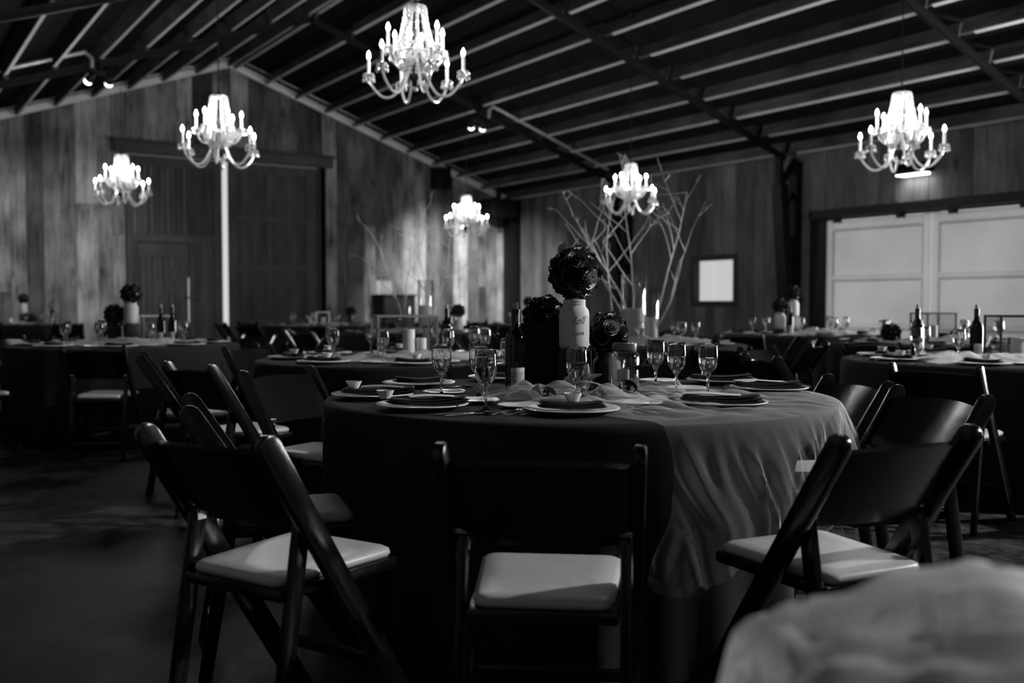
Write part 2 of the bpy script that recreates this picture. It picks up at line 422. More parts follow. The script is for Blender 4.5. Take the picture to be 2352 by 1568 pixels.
# ---- side wall (right) with window, white doors and an unseen doorway added near the camera
WY0, WY1, WZ0, WZ1 = 12.72, 13.76, 1.12, 1.92     # window opening
PY0, PY1, PZ = 6.95, 10.72, 2.44                  # white doors
OY0, OY1, OZ = 0.95, 5.45, 2.4                    # unseen doorway, added to let in light from the right
EV = roof(XS)
sb = MB()
for (a, b_, z0, z1) in ((YB, OY0, 0, EV), (OY0, OY1, OZ, EV), (OY1, PY0, 0, EV), (PY0, PY1, PZ, EV), (PY1, WY0, 0, EV),
                       (WY0, WY1, 0, WZ0), (WY0, WY1, WZ1, EV), (WY1, YG + 0.12, 0, EV)):
    sb.box(XS, XS + 0.12, a, b_, z0, z1)
wall_right = ob('wall_right', sb.mesh('wall_right', M['backing'], smooth=False, weld=False))
tag(wall_right, 'long side wall of dark vertical boards with a small window', kind='structure')
y = OY1
while y < YG - 0.02:
    w = random.uniform(0.19, 0.30); y1 = min(y + w, YG - 0.01)
    for c in (PY0, PY1, WY0, WY1):
        if y < c - 1e-4 < y1 and (c - y > 0.03): y1 = c
    if PY0 - 1e-3 <= y and y1 <= PY1 + 1e-3: spans = [(PZ + 0.02, EV - 0.03)]
    elif WY0 - 1e-3 <= y and y1 <= WY1 + 1e-3: spans = [(0.02, WZ0), (WZ1, EV - 0.03)]
    else: spans = [(0.02, EV - 0.03)]
    for (za, zb) in spans:
        d = random.uniform(0.016, 0.026); hw = (y1 - y) / 2 - 0.003
        if hw > 0.01:
            ob('board', MB().box(-d, 0, -hw, hw, 0, zb - za).mesh('board', M['side'], smooth=False, bevel=0.002, seg=1), wall_right, (XS, (y + y1) / 2, za))
    y = y1
# corner post
cp = MB().box(XS - 0.30, XS - 0.03, YG - 0.42, YG - 0.05, 0, EV - 0.12)
tag(ob('corner_post', cp.mesh('corner_post', M['darkmetal'], bevel=0.01)), 'dark corner post where gable wall meets side wall', kind='structure')
# plain shell walls the picture does not show
tag(ob('wall_left', MB().box(XL - 0.12, XL, YB, YG + 0.12, 0, roof(XL) ).mesh('wall_left', M['side'], smooth=False)), 'dark plank side wall beside the camera', kind='structure')
tag(ob('wall_front', MB().prism([(XL - .1, 0), (XS + .1, 0), (XS + .1, roof(XS)), (XR, ZR), (XL - .1, roof(XL))], 'y', YB - 0.12, YB).mesh('wall_front', M['side'], smooth=False)), 'dark plank wall behind the camera', kind='structure')

# ---- roof: deck, purlins in bays, steel frames
OFF = 0.0
dk = MB()
for sgn, xe in ((1, XS + 0.4), (-1, XL - 0.4)):
    dk.add([(XR, YB - .3, ZR), (xe, YB - .3, roof(xe)), (xe, YG + .9, roof(xe)), (XR, YG + .9, ZR),
            (XR, YB - .3, ZR + .08), (xe, YB - .3, roof(xe) + .08), (xe, YG + .9, roof(xe) + .08), (XR, YG + .9, ZR + .08)],
           [(0,1,2,3),(7,6,5,4),(0,4,5,1),(1,5,6,2),(2,6,7,3),(3,7,4,0)])
ceiling = ob('ceiling', dk.mesh('ceiling', M['deck'], smooth=False, weld=False, fixn=False)); tag(ceiling, 'dark underside of the pitched barn roof with timber purlins', kind='structure')
FRAMES = [-1.6, 2.7, 7.0, 11.3, 15.6]
ends = [YB] + FRAMES + [YG - 0.04]
th = math.atan(SL)
for sgn in (1, -1):
    k = 0
    while True:
        dx = 0.12 + 0.642 * k
        X = XR + sgn * dx
        if X > XS - 0.15 or X < XL + 0.1: break
        for i in range(2, len(ends) - 1):
            a, b_ = ends[i], ends[i+1]
            ext = 0.22 if i % 2 else -0.0
            L = b_ - a - 0.06; sh = random.uniform(-0.02, 0.02)
            p = MB().box(-0.022, 0.022, 0, L, -0.20, -0.002)
            mt = Matrix.Translation((X + (0.05 if i % 2 else -0.0) , a + 0.03 , roof(X) + sh * 0.2 - (SL * 0.05 * sgn if i % 2 else 0))) @ Matrix.Rotation(sgn * th, 4, 'Y')
            po = ob('purlin', p.mesh('purlin', M['purlin'], smooth=False, bevel=0.003, seg=1), ceiling, mat=mt)
            ob('lit_edge_strip', MB().box(-0.026, 0.026, .02, L - .02 - random.uniform(0, .25), -0.214, -0.2005).mesh('lit_edge_strip', M['lit_edge_strip'], smooth=False), po)  # pale strip under each purlin paints a lit bottom edge
        k += 1
def steel_frame(Y, which):
    root = ob('steel_frame', None, loc=(0, Y, 0))
    tag(root, 'dark steel roof frame and tapered column, %s' % which, 'roof frame', 'steel roof frames', 'structure')
    for sgn, xe in ((1, XS - 0.32), (-1, XL + 0.32)):
        m = MB(); a = Vector((XR, 0, ZR - 0.23)); e = Vector((xe, 0, roof(xe) - 0.23)); n = Vector((sgn * SL, 0, 1)).normalized()
        e2 = e - Vector((0, 0, 0.28))
        for yo in (-.018, .018):
            v = Vector((0, yo, 0)); m.bar(a - n * .03 + v, e - n * .03 + v, 0.012, 0.03, n); m.bar(a - n * .10 + v, e - n * .10 + v, 0.012, 0.03, n)
        m.bar(a - n * .065, e - n * .065, 0.010, 0.06, n)
        ob('rafter', m.mesh('rafter', M['darkmetal'], smooth=False), root)
        # column: upright outer leg, inner leg slopes back to the foot, lacing and a knee brace
        xo = xe + sgn * 0.22
        ob('column_leg', MB().box(xo - 0.06, xo + 0.06, -0.09, 0.09, 0, roof(xo) - 0.25).mesh('column_leg', M['darkmetal'], smooth=False), root)
        xi = xe - sgn * 0.16
        ob('column_leg', MB().bar((xi, 0, 3.05), (xo - sgn * 0.09, 0, 0.0), 0.20, 0.17, (1, 0, 0)).mesh('column_leg', M['darkmetal'], smooth=False), root)
        lac = MB(); zz = [0.5, 1.0, 1.5, 2.0, 2.5, 3.0]
        for q in range(len(zz) - 1):
            tl = lambda z: (xo - sgn * 0.09) + (xi - (xo - sgn * 0.09)) * z / 3.05
            p1 = (xo, 0, zz[q]) if q % 2 else (tl(zz[q]), 0, zz[q]); p2 = (tl(zz[q+1]), 0, zz[q+1]) if q % 2 else (xo, 0, zz[q+1])
            lac.bar(p1, p2, 0.05, 0.03)
        ob('lacing', lac.mesh('lacing', M['darkmetal'], smooth=False), root)
        ob('knee_brace', MB().bar((xi, 0, 3.0), (xo, 0, 3.48), 0.08, 0.08).bar((xi, 0, 2.98), (xi, 0, roof(xi) - .3), 0.10, 0.09).mesh('knee_brace', M['darkmetal'], smooth=False), root)
    return root
for Y, w in zip(FRAMES, ('beside the camera, out of frame', 'straight over the near tables', 'crossing the upper corner above the white doors', 'meeting the wall beside the white doors', 'carrying the twin floodlights before the gable')):
    steel_frame(Y, w)

# rake trim and the bright pipe beside it
n = 1
for sgn, xe in ((1, XS), (-1, XL)):
    d = Vector((sgn, 0, -SL)).normalized()
    a = Vector((XR, YG - 0.07, ZR - 0.15)); L = (xe - XR) / d.x
    t = ob('trim_%d' % n, MB().bar(a, a + d * L, 0.045, 0.15, (0, 0, 1)).mesh('trim', M['trim'], smooth=False, bevel=0.006))
    tag(t, 'pale rake board along the %s slope of the gable' % ('short' if sgn < 0 else 'long'), kind='structure'); n += 1
    a2 = a + Vector((0, -0.09, 0.02))
    p = ob('trim_%d' % n, MB().tube([a2, a2 + d * L], 0.028, 10).mesh('trim', M['trim']))
    tag(p, 'pale rounded bead under the rake board, %s slope' % ('short' if sgn < 0 else 'long'), kind='structure'); n += 1
    a3 = a + Vector((0, -0.30, 0.06))
    p = ob('conduit', MB().tube([a3, a3 + d * (L - .6)], 0.016, 8).mesh('conduit', M['pipe']))
    tag(p, 'thin galvanised conduit running beside the rake, %s slope' % ('short' if sgn < 0 else 'long'), 'conduit')

# ---- sliding barn doors in the gable
JD = 0.42
tag(ob('trim_5', MB().box(DX1, DX1 + 0.02, YG - 0.03, YG + JD, 0, DZ).box(DX0 - 0.02, DX0, YG - 0.03, YG + JD, 0, DZ).box(DX0 - .02, DX1 + .02, YG + .1, YG + JD, DZ, DZ + .05).mesh('trim', M['darkmetal'], smooth=False, weld=False)), 'dark door jamb lining the barn doorway', kind='structure')
hd = ob('trim_6', MB().box(DX0 - 0.22, DX1 + 0.14, YG - 0.16, YG - 0.035, DZ - 0.03, DZ + 0.17).box(DX0 - 0.26, DX1 + 0.18, YG - 0.26, YG - 0.035, DZ + 0.17, DZ + 0.21).mesh('trim', M['doorframe'], smooth=False, bevel=0.006))
tag(hd, 'dark wooden track cover above the sliding barn doors', kind='structure')
def plank_row(root, x0, x1, z0, z1, y, wdt=0.105, skip=None):
    k = max(1, round((x1 - x0) / wdt)); s = (x1 - x0) / k
    me = MB().box(-s / 2 + .002, s / 2 - .002, -0.01, 0.01, 0, z1 - z0).mesh('plank', M['barndoor'], smooth=False, bevel=0.003, seg=1)
    for i in range(k): ob('plank', me, root, (x0 + s * (i + .5), y + random.uniform(-.002, .002), z0))
def rbar(root, name, x0, x1, z0, z1, y0, y1):
    ob(name, MB().box(x0, x1, y0, y1, z0, z1).mesh(name, M['doorframe'], smooth=False, bevel=0.004), root)
YD = YG + JD - 0.12
GAP0, GAP1 = 6.21, 6.33
# left leaf, with the small wicket door in it
d1 = ob('door_1', None); tag(d1, 'dark sliding barn door leaf with a small braced wicket door in it', kind='structure')
lx0, lx1 = DX0 + 0.01, GAP0; ya, yb = YD - 0.035, YD - 0.01
WX0, WX1 = 4.55, 5.52     # wicket
for (a, b_) in ((lx0, lx0 + .16), (lx1 - .17, lx1)): rbar(d1, 'stile', a, b_, 0.03, DZ - .02, ya, yb)
for (a, b_) in ((0.03, 0.2), (2.32, 2.46), (DZ - .2, DZ - .02)): rbar(d1, 'rail', lx0 + .16, lx1 - .17, a, b_, ya, yb)
plank_row(d1, lx0, lx1, 2.46, DZ - .03, YD); plank_row(d1, WX1 + 0.014, lx1, 0.03, 2.46, YD); plank_row(d1, lx0, WX0, 0.03, 2.46, YD)
rbar(d1, 'stile', WX1 + .014, WX1 + .12, 0.2, 2.32, ya, yb)
for (za, zb) in ((0.03, .72), (1.62, 2.46)): rbar(d1, 'cover_strip', WX1 - .01, WX1 + .024, za, zb, YD + .011, YD + .02)
rbar(d1, 'cover_strip', WX0 - .02, WX0 + .02, .03, 2.46, YD + .011, YD + .02); rbar(d1, 'cover_strip', lx0, lx1, 2.28, 2.48, YD + .021, YD + .03)
wk = ob('wicket_door', MB().box(WX0, WX1, ya, yb, 2.02, 2.28).box(WX0, WX1, ya, yb, 0.1, 0.3).mesh('wicket_door', M['doorframe'], smooth=False, bevel=.004), d1)
plank_row(wk, WX0, WX1, 0.04, 2.30, YD)
ob('brace', MB().bar((WX1 - .16, (ya + yb) / 2, 2.0), (WX0 + .12, (ya + yb) / 2, 0.35), 0.02, 0.13, (1, 0, 0)).mesh('brace', M['doorframe'], smooth=False), wk)
hl = MB().tube([(WX1 - .06, ya - .05, 1.22), (WX1 + .16, ya - .05, 1.22)], 0.022, 10).tube([(WX1 - .05, ya, 1.22), (WX1 - .05, ya - .05, 1.22)], 0.014, 8)
h_ = ob('handle', hl.mesh('handle', M['zinc']), wk); h_['label'] = 'pale lever handle'
# right leaf
d2 = ob('door_2', None); tag(d2, 'dark sliding barn door leaf of three board panels, beside the bright gap', kind='structure')
rx0, rx1 = GAP1, DX1 - 0.01
for (a, b_) in ((rx0, rx0 + .18), (rx1 - .3, rx1)): rbar(d2, 'stile', a, b_, 0.03, DZ - .02, ya, yb)
for (a, b_) in ((0.03, 0.2), (0.62, 0.76), (1.78, 1.90), (2.80, 2.92), (DZ - .2, DZ - .02)): rbar(d2, 'rail', rx0 + .18, rx1 - .3, a, b_, ya, yb)
plank_row(d2, rx0, rx1, 0.03, DZ - .03, YD)

# ---- white sliding doors in the side wall
XD = XS + 0.02
def white_leaf(nm, y0, y1, label):
    d = ob(nm, None); tag(d, label, kind='structure')
    zs = [0.04, 0.16, 0.72, 0.80, 1.47, 1.55, 2.27, 2.42]
    def b(name, ya_, yb_, z0, z1, x0, x1, m):
        ob(name, MB().box(x0, x1, ya_, yb_, z0, z1).mesh(name, m, smooth=False, bevel=.004), d)
    for (a, c) in ((y0, y0 + .12), (y1 - .12, y1)): b('stile', a + .002, c - .002, .04, PZ - .01, XD - .03, XD, M['whiteframe'])
    for q in range(0, 8, 2): b('rail', y0 + .122, y1 - .122, zs[q], zs[q+1], XD - .028, XD, M['whiteframe'])
    for q in range(1, 7, 2):  # thin dull strips paint the shadow lines at each panel's top and sides
        b('shadow_strip', y0 + .124, y1 - .124, zs[q+1] - .022, zs[q+1] - .002, XD - .020, XD - .001, M['shadow_strip'])
        for (a, c) in ((y0 + .124, y0 + .138), (y1 - .138, y1 - .124)): b('shadow_strip', a, c, zs[q] + .002, zs[q+1] - .024, XD - .020, XD - .001, M['shadow_strip'])
    for q in range(1, 7, 2): b('panel', y0 + .114, y1 - .114, zs[q] - .010, zs[q+1] + .010, XD + .001, XD + .009, M['whitedoor'])
    return d
white_leaf('door_3', 8.86, PY1, 'pale panelled sliding door leaf beside the steel column, glowing with daylight')
white_leaf('door_4', PY0 + .01, 8.84, 'pale panelled sliding door leaf beyond the seam, cut by the picture edge')
tk = ob('door_track', MB().box(XS - 0.16, XS - 0.03, PY0 - .6, PY1 + .25, PZ + 0.02, PZ + 0.16).mesh('door_track', M['darkmetal'], smooth=False, bevel=.004))
tag(tk, 'dark overhead track above the pale sliding doors', 'door track', kind='structure')
for yy in (10.45, 9.3, 8.45, 7.4):
    ob('roller', MB().box(XS - .12, XS - .05, yy - .06, yy + .06, PZ - .06, PZ + .05).tube([(XS - .14, yy, PZ + .03), (XS - .04, yy, PZ + .03)], 0.06, 12).mesh('roller', M['darkmetal']), tk)
jb = ob('trim_7', MB().box(XS - .06, XS + .1, PY1, PY1 + .30, 0, PZ + .1).mesh('trim', M['darkmetal'], smooth=False, bevel=.005)); tag(jb, 'dark jamb post beside the pale sliding doors', kind='structure')
# ---- window
w1 = ob('window_1', None); tag(w1, 'small square window with a dark wooden frame, bright with daylight', kind='structure')
for (nm, a, b_, z0, z1) in (('window_frame', WY0 - .07, WY0 + .03, WZ0 - .07, WZ1 + .07), ('window_frame', WY1 - .03, WY1 + .07, WZ0 - .07, WZ1 + .07),
                            ('window_frame', WY0 + .03, WY1 - .03, WZ1 - .03, WZ1 + .07), ('window_sill', WY0 + .03, WY1 - .03, WZ0 - .07, WZ0 + .03)):
    ob(nm, MB().box(XS - .045, XS + .10, a, b_, z0, z1).mesh(nm, M['winframe'], smooth=False, bevel=.004), w1)
ob('pane', MB().box(XS + .05, XS + .055, WY0 + .03, WY1 - .03, WZ0 + .03, WZ1 - .03).mesh('pane', M['pane'], smooth=False), w1)

# ------------------------------------------------------------------ lamps fixed to the building
def flood(pos, targets, label, power, cone):
    root = ob('floodlight', None, loc=pos); tag(root, label, 'floodlight', 'twin floodlights on the far roof frame')
    top = roof(pos[0]) - 0.23 - pos[2]
    ob('mount', MB().tube([(0, 0, 0.0), (0, 0, top)], 0.018, 8).box(-.16, .16, -.03, .03, -.03, .03).mesh('mount', M['darkmetal']), root)
    for i, tg in enumerate(targets):
        hp = Vector((-.13 + .26 * i, 0, -.08)); d = (Vector(tg) - (Vector(pos) + hp)).normalized()
        q = d.to_track_quat('Z', 'Y').to_matrix().to_4x4(); mt = Matrix.Translation(hp) @ q
        s = MB().lathe([(0.02, -.10), (.035, -.09), (.045, -.03), (.062, .05), (.062, .06), (.055, .06), (.050, .02), (0, .015)], 16)
        hd_ = ob('lamp_head', s.mesh('lamp_head', M['darkmetal']), root, mat=mt)
        ob('lens', MB().lathe([(0, .022), (.049, .022), (.055, .055), (.058, .085), (.050, .112), (.030, .128), (0, .134)], 16).mesh('lens', M['lens']), hd_)
        ld = bpy.data.lights.new('flood_beam', 'SPOT'); ld.energy = power; ld.spot_size = math.radians(cone); ld.spot_blend = 0.7; ld.shadow_soft_size = 0.05
        lo = bpy.data.objects.new('flood_beam', ld); COL.objects.link(lo); lo.parent = root
        lo.matrix_local = Matrix.Translation(hp + d * .20) @ d.to_track_quat('-Z', 'Y').to_matrix().to_4x4()
    return root
flood((9.42, 15.55, 4.42), [(12.5, 20, .6), (11.3, 20, 1.0)], 'twin floodlight under the long roof slope, aimed at the wall corner', 1200, 52)
flood((3.0, 15.55, 4.46), [(1.2, 20, 1.4), (3.2, 20, 1.6)], 'twin floodlight under the short roof slope, beside the track conduit', 220, 60)
flood((9.42, -1.65, 4.40), [(3.4, 2.2, .8), (2.0, 3.2, .8)], 'unseen twin floodlight added as key light for the near tables', 1500, 56)  # unseen lamp, added to light the near tables from the right
# bent pipes that follow the frame beside each floodlight
def bent(a, b, label):
    p = [Vector(a)]; a = Vector(a); b = Vector(b)
    p = [a + Vector((0, 0, -.18)), a + Vector((0, 0, -.05)), a + (b - a) * .03 + Vector((0, 0, .06)), a + (b - a) * .10 + Vector((0, 0, .06)), b]
    tag(ob('feed_pipe', MB().tube(p, 0.03, 10).mesh('feed_pipe', M['pipe'])), label, 'pipe', 'feed pipes of the floodlights')
bent((9.55, 15.35, 4.62), (12.3, 15.35, 3.72), 'bent metal pipe from the floodlight down the long roof slope')
bent((2.85, 15.35, 4.66), (-0.2, 15.35, 3.6), 'bent metal pipe from the floodlight down the short roof slope')
# wall lamp over the white doors
wl = ob('wall_lamp', None, loc=(XS - .03, 9.05, 3.02)); tag(wl, 'dark box-shaped wall lamp glowing downward above the pale doors', 'wall lamp')
ob('housing', MB().prism([(0, 0), (-.26, -.03), (-.28, .02), (-.12, .14), (0, .16)], 'y', -.26, .26).mesh('housing', M['darkmetal'], smooth=False, bevel=.006), wl)
ob('lens', MB().box(-.24, -.04, -.22, .22, -.045, -.012).mesh('lens', M['lens'], smooth=False, bevel=.006), wl)
al = bpy.data.lights.new('lamp_glow', 'AREA'); al.shape = 'RECTANGLE'; al.size = .18; al.size_y = .4; al.energy = 2.2
ao = bpy.data.objects.new('lamp_glow', al); COL.objects.link(ao); ao.parent = wl; ao.location = (-.14, 0, -.06)
# speaker and heater near the corner
sp = ob('wall_speaker', None, loc=(11.02, YG - .03, 3.92)); tag(sp, 'black wall speaker hung on the gable under the rake', 'speaker')
ob('cabinet', MB().box(-.19, .19, -.34, -.05, -.24, .24).mesh('cabinet', M['speaker'], bevel=.015), sp)
ob('bracket', MB().box(-.05, .05, -.06, 0, -.08, .08).mesh('bracket', M['darkmetal'], smooth=False), sp)
ob('grille', MB().box(-.165, .165, -.352, -.338, -.21, .21).mesh('grille', M['board'], bevel=.005), sp)
hp_ = ob('unit_heater', None, loc=(12.42, YG - .45, 3.30)); tag(hp_, 'black unit heater hung in the roof corner', 'heater')
ob('housing', MB().box(-.34, .34, -.3, .3, -.2, .2).mesh('housing', M['speaker'], bevel=.03), hp_)
ob('duct', MB().tube([(0, 0, .2), (0, 0, roof(12.42) - 3.30 - .02)], 0.06, 12).mesh('duct', M['speaker']), hp_)
for q in range(5): ob('louvre', MB().box(-.3, .3, -.32, -.30, -.15 + q * .07, -.12 + q * .07).mesh('louvre', M['darkmetal'], smooth=False), hp_)

# ------------------------------------------------------------------ chandeliers
def bez(p, n=18):
    """smooth curve through control points (Catmull-Rom)"""
    p = [Vector(q) for q in p]; q = [p[0] * 2 - p[1]] + p + [p[-1] * 2 - p[-2]]; out = []
    for i in range(1, len(q) - 2):
        for k in range(n):
            t = k / n; a, b, c, d = q[i-1], q[i], q[i+1], q[i+2]
            out.append(0.5 * ((2*b) + (c-a)*t + (2*a-5*b+4*c-d)*t*t + (3*b-a-3*c+d)*t**3))
    out.append(p[-1]); return out
def drop(mb, x, y, z, s=1.0):
    mb.sphere((x, y, z - .008 * s), .006 * s, 6, 4)
    t = MB().lathe([(0, -.040 * s), (.006 * s, -.037 * s), (.0085 * s, -.030 * s), (.005 * s, -.018 * s), (0, -.013 * s)], 7)
    mb.add([(v[0] + x, v[1] + y, v[2] + z) for v in t.v], t.f)
CH = {}
def arm_meshes(key, ctrl, cand):
    path = bez(ctrl, 8); e = path[-1]
    CH[key + 'arm'] = MB().tube(path, .0105, 7).sphere((e.x, 0, e.z - .01), .014, 8, 5).mesh('arm', M['crystal'])
    CH[key + 'dish'] = MB().lathe([(.004, 0), (.03, .004), (.042, .014), (.040, .016), (.028, .009), (.004, .006)], 16).mesh('drip_dish', M['crystal'])
    CH[key + 'candle'] = MB().lathe([(.0125, .006), (.0125, .006 + cand), (.009, .008 + cand), (0, .008 + cand)], 12).mesh('candle_sleeve', M['candle'])
    bl = [(.006, .008 + cand), (.013, .022 + cand), (.0145, .032 + cand), (.010, .048 + cand), (.004, .062 + cand), (0, .068 + cand)]
    CH[key + 'bulb'] = MB().lathe(bl, 8).mesh('bulb', M['bulb'])
    CH[key + 'bulbhi'] = MB().lathe(bl, 8).mesh('bulb', M['bulb2'])
    CH[key + 'bulboff'] = MB().lathe(bl, 8).mesh('bulb', M['bulboff'])
    dm = MB()
    for i in range(5):
        a = 2 * PI * i / 5; drop(dm, .040 * math.cos(a), .040 * math.sin(a), .012, 1.6)
    CH[key + 'drops'] = dm.mesh('crystal_drops', M['crystal'])
    CH[key + 'end'] = e
arm_meshes('lo', [(.045, 0, .30), (.085, 0, .15), (.16, 0, .02), (.25, 0, .0), (.335, 0, .08), (.365, 0, .165)], .12)
arm_meshes('up', [(.04, 0, .34), (.075, 0, .25), (.13, 0, .215), (.185, 0, .26), (.215, 0, .345)], .12)
CH['stem'] = MB().lathe([(0, .07), (.03, .08), (.065, .12), (.07, .155), (.04, .19), (.018, .22), (.045, .27), (.05, .31), (.02, .35), (.012, .45), (.03, .50), (.012, .55), (.012, .66), (.04, .675), (.03, .70), (.008, .715), (.008, .75), (0, .75)], 18).mesh('stem', M['darkmetal'])
CH['crown'] = MB().lathe([(.062, .64), (.078, .65), (.082, .675), (.074, .675), (.068, .655), (.060, .648)], 18).mesh('crown', M['crystal'])
CH['ring'] = MB().lathe([(.150, .315), (.162, .318), (.162, .330), (.150, .330), (.150, .315)], 24).mesh('ring', M['crystal'])
st = MB()
for i in range(15):
    t = i / 14; r = .078 + .075 * t ** 1.6; st.sphere((r, 0, .655 - .325 * t), .0150 if i % 2 else .0130, 7, 5)
CH['strand'] = st.mesh('crystal_strand', M['crystal'])
s2 = MB()
for i in range(9):
    t = i / 8; s2.sphere((.155 - .105 * t ** 1.8, 0, .315 - .17 * t), .0125, 6, 4)
CH['basket'] = s2.mesh('basket_strand', M['crystal'])
fd = MB(); fd.sphere((0, 0, .055), .020, 10, 6)
for i in range(6):
    a = 2 * PI * i / 6; drop(fd, .055 * math.cos(a), .055 * math.sin(a), .12, 1.2)
CH['finial'] = fd.mesh('finial', M['crystal'])
def chandelier(loc, rot, label, off=(), scale=1.0, n=6, hi=False):
    root = ob('chandelier', None, loc=loc, rz=rot, scale=scale); tag(root, label, 'chandelier', 'crystal chandeliers hung from the roof')
    for k in ('stem', 'crown', 'ring'): ob(k, CH[k], root)
    ob('finial', CH['finial'], root)['kind'] = 'stuff'
    for i in range(11): ob('crystal_strand', CH['strand'], root, rz=2 * PI * i / 11)['kind'] = 'stuff'
    for i in range(12): ob('basket_strand', CH['basket'], root, rz=2 * PI * (i + .5) / 12)['kind'] = 'stuff'
    for j, key in enumerate(('lo', 'up')):
        for i in range(n):
            a = ob('arm', CH[key + 'arm'], root, rz=2 * PI * (i + .5 * j) / n); e = CH[key + 'end']
            ob('drip_dish', CH[key + 'dish'], a, (e.x, 0, e.z)); ob('candle_sleeve', CH[key + 'candle'], a, (e.x, 0, e.z))
            ob('bulb', CH[key + ('bulboff' if (key, i) in off else 'bulbhi' if hi else 'bulb')], a, (e.x, 0, e.z)); ob('crystal_drops', CH[key + 'drops'], a, (e.x, 0, e.z))['kind'] = 'stuff'
    H = (roof(loc[0]) - loc[2]) / scale
    ob('hanging_rod', MB().tube([(0, 0, .74), (0, 0, H - .03)], .006, 6).mesh('hanging_rod', M['darkmetal']), root)
    ob('ceiling_rose', MB().lathe([(0, H - .10), (.03, H - .09), (.06, H - .03), (.06, H - .01), (0, H - .01)], 14).mesh('ceiling_rose', M['darkmetal']), root)
def chx(x, w, ybot, label, rot, off=()):
    t = 0.80 * FPX / w; chandelier(W(PX(x, t), t, HC + (HOR - ybot) * t / FPX), rot, label, off)
chx(957, 240, 226, 'large crystal chandelier highest in view, one candle bulb unlit', 0.35, off=(('up', 3),))
chx(508, 186, 382, 'crystal chandelier hanging before the gap of the barn doors', 0.1)
chx(285, 132, 470, 'crystal chandelier over the rose jar table, lower beside the barn doors', 0.5)
chx(1072, 108, 542, 'smallest crystal chandelier, deep in the corner below the black heater', 0.2)
chx(1447, 132, 490, 'crystal chandelier glowing among the tall white branches', 0.75)
chx(2064, 202, 388, 'crystal chandelier in front of the wall lamp above the pale doors', 0.9)
# the same rows go on above the camera, out of the frame
chandelier((3.28, 2.25, 2.42), 0.2, 'crystal chandelier above the table with the black rose ball, out of frame', hi=True)
chandelier((8.4, 1.3, 2.5), 0.4, 'crystal chandelier over the near bay, out of frame')

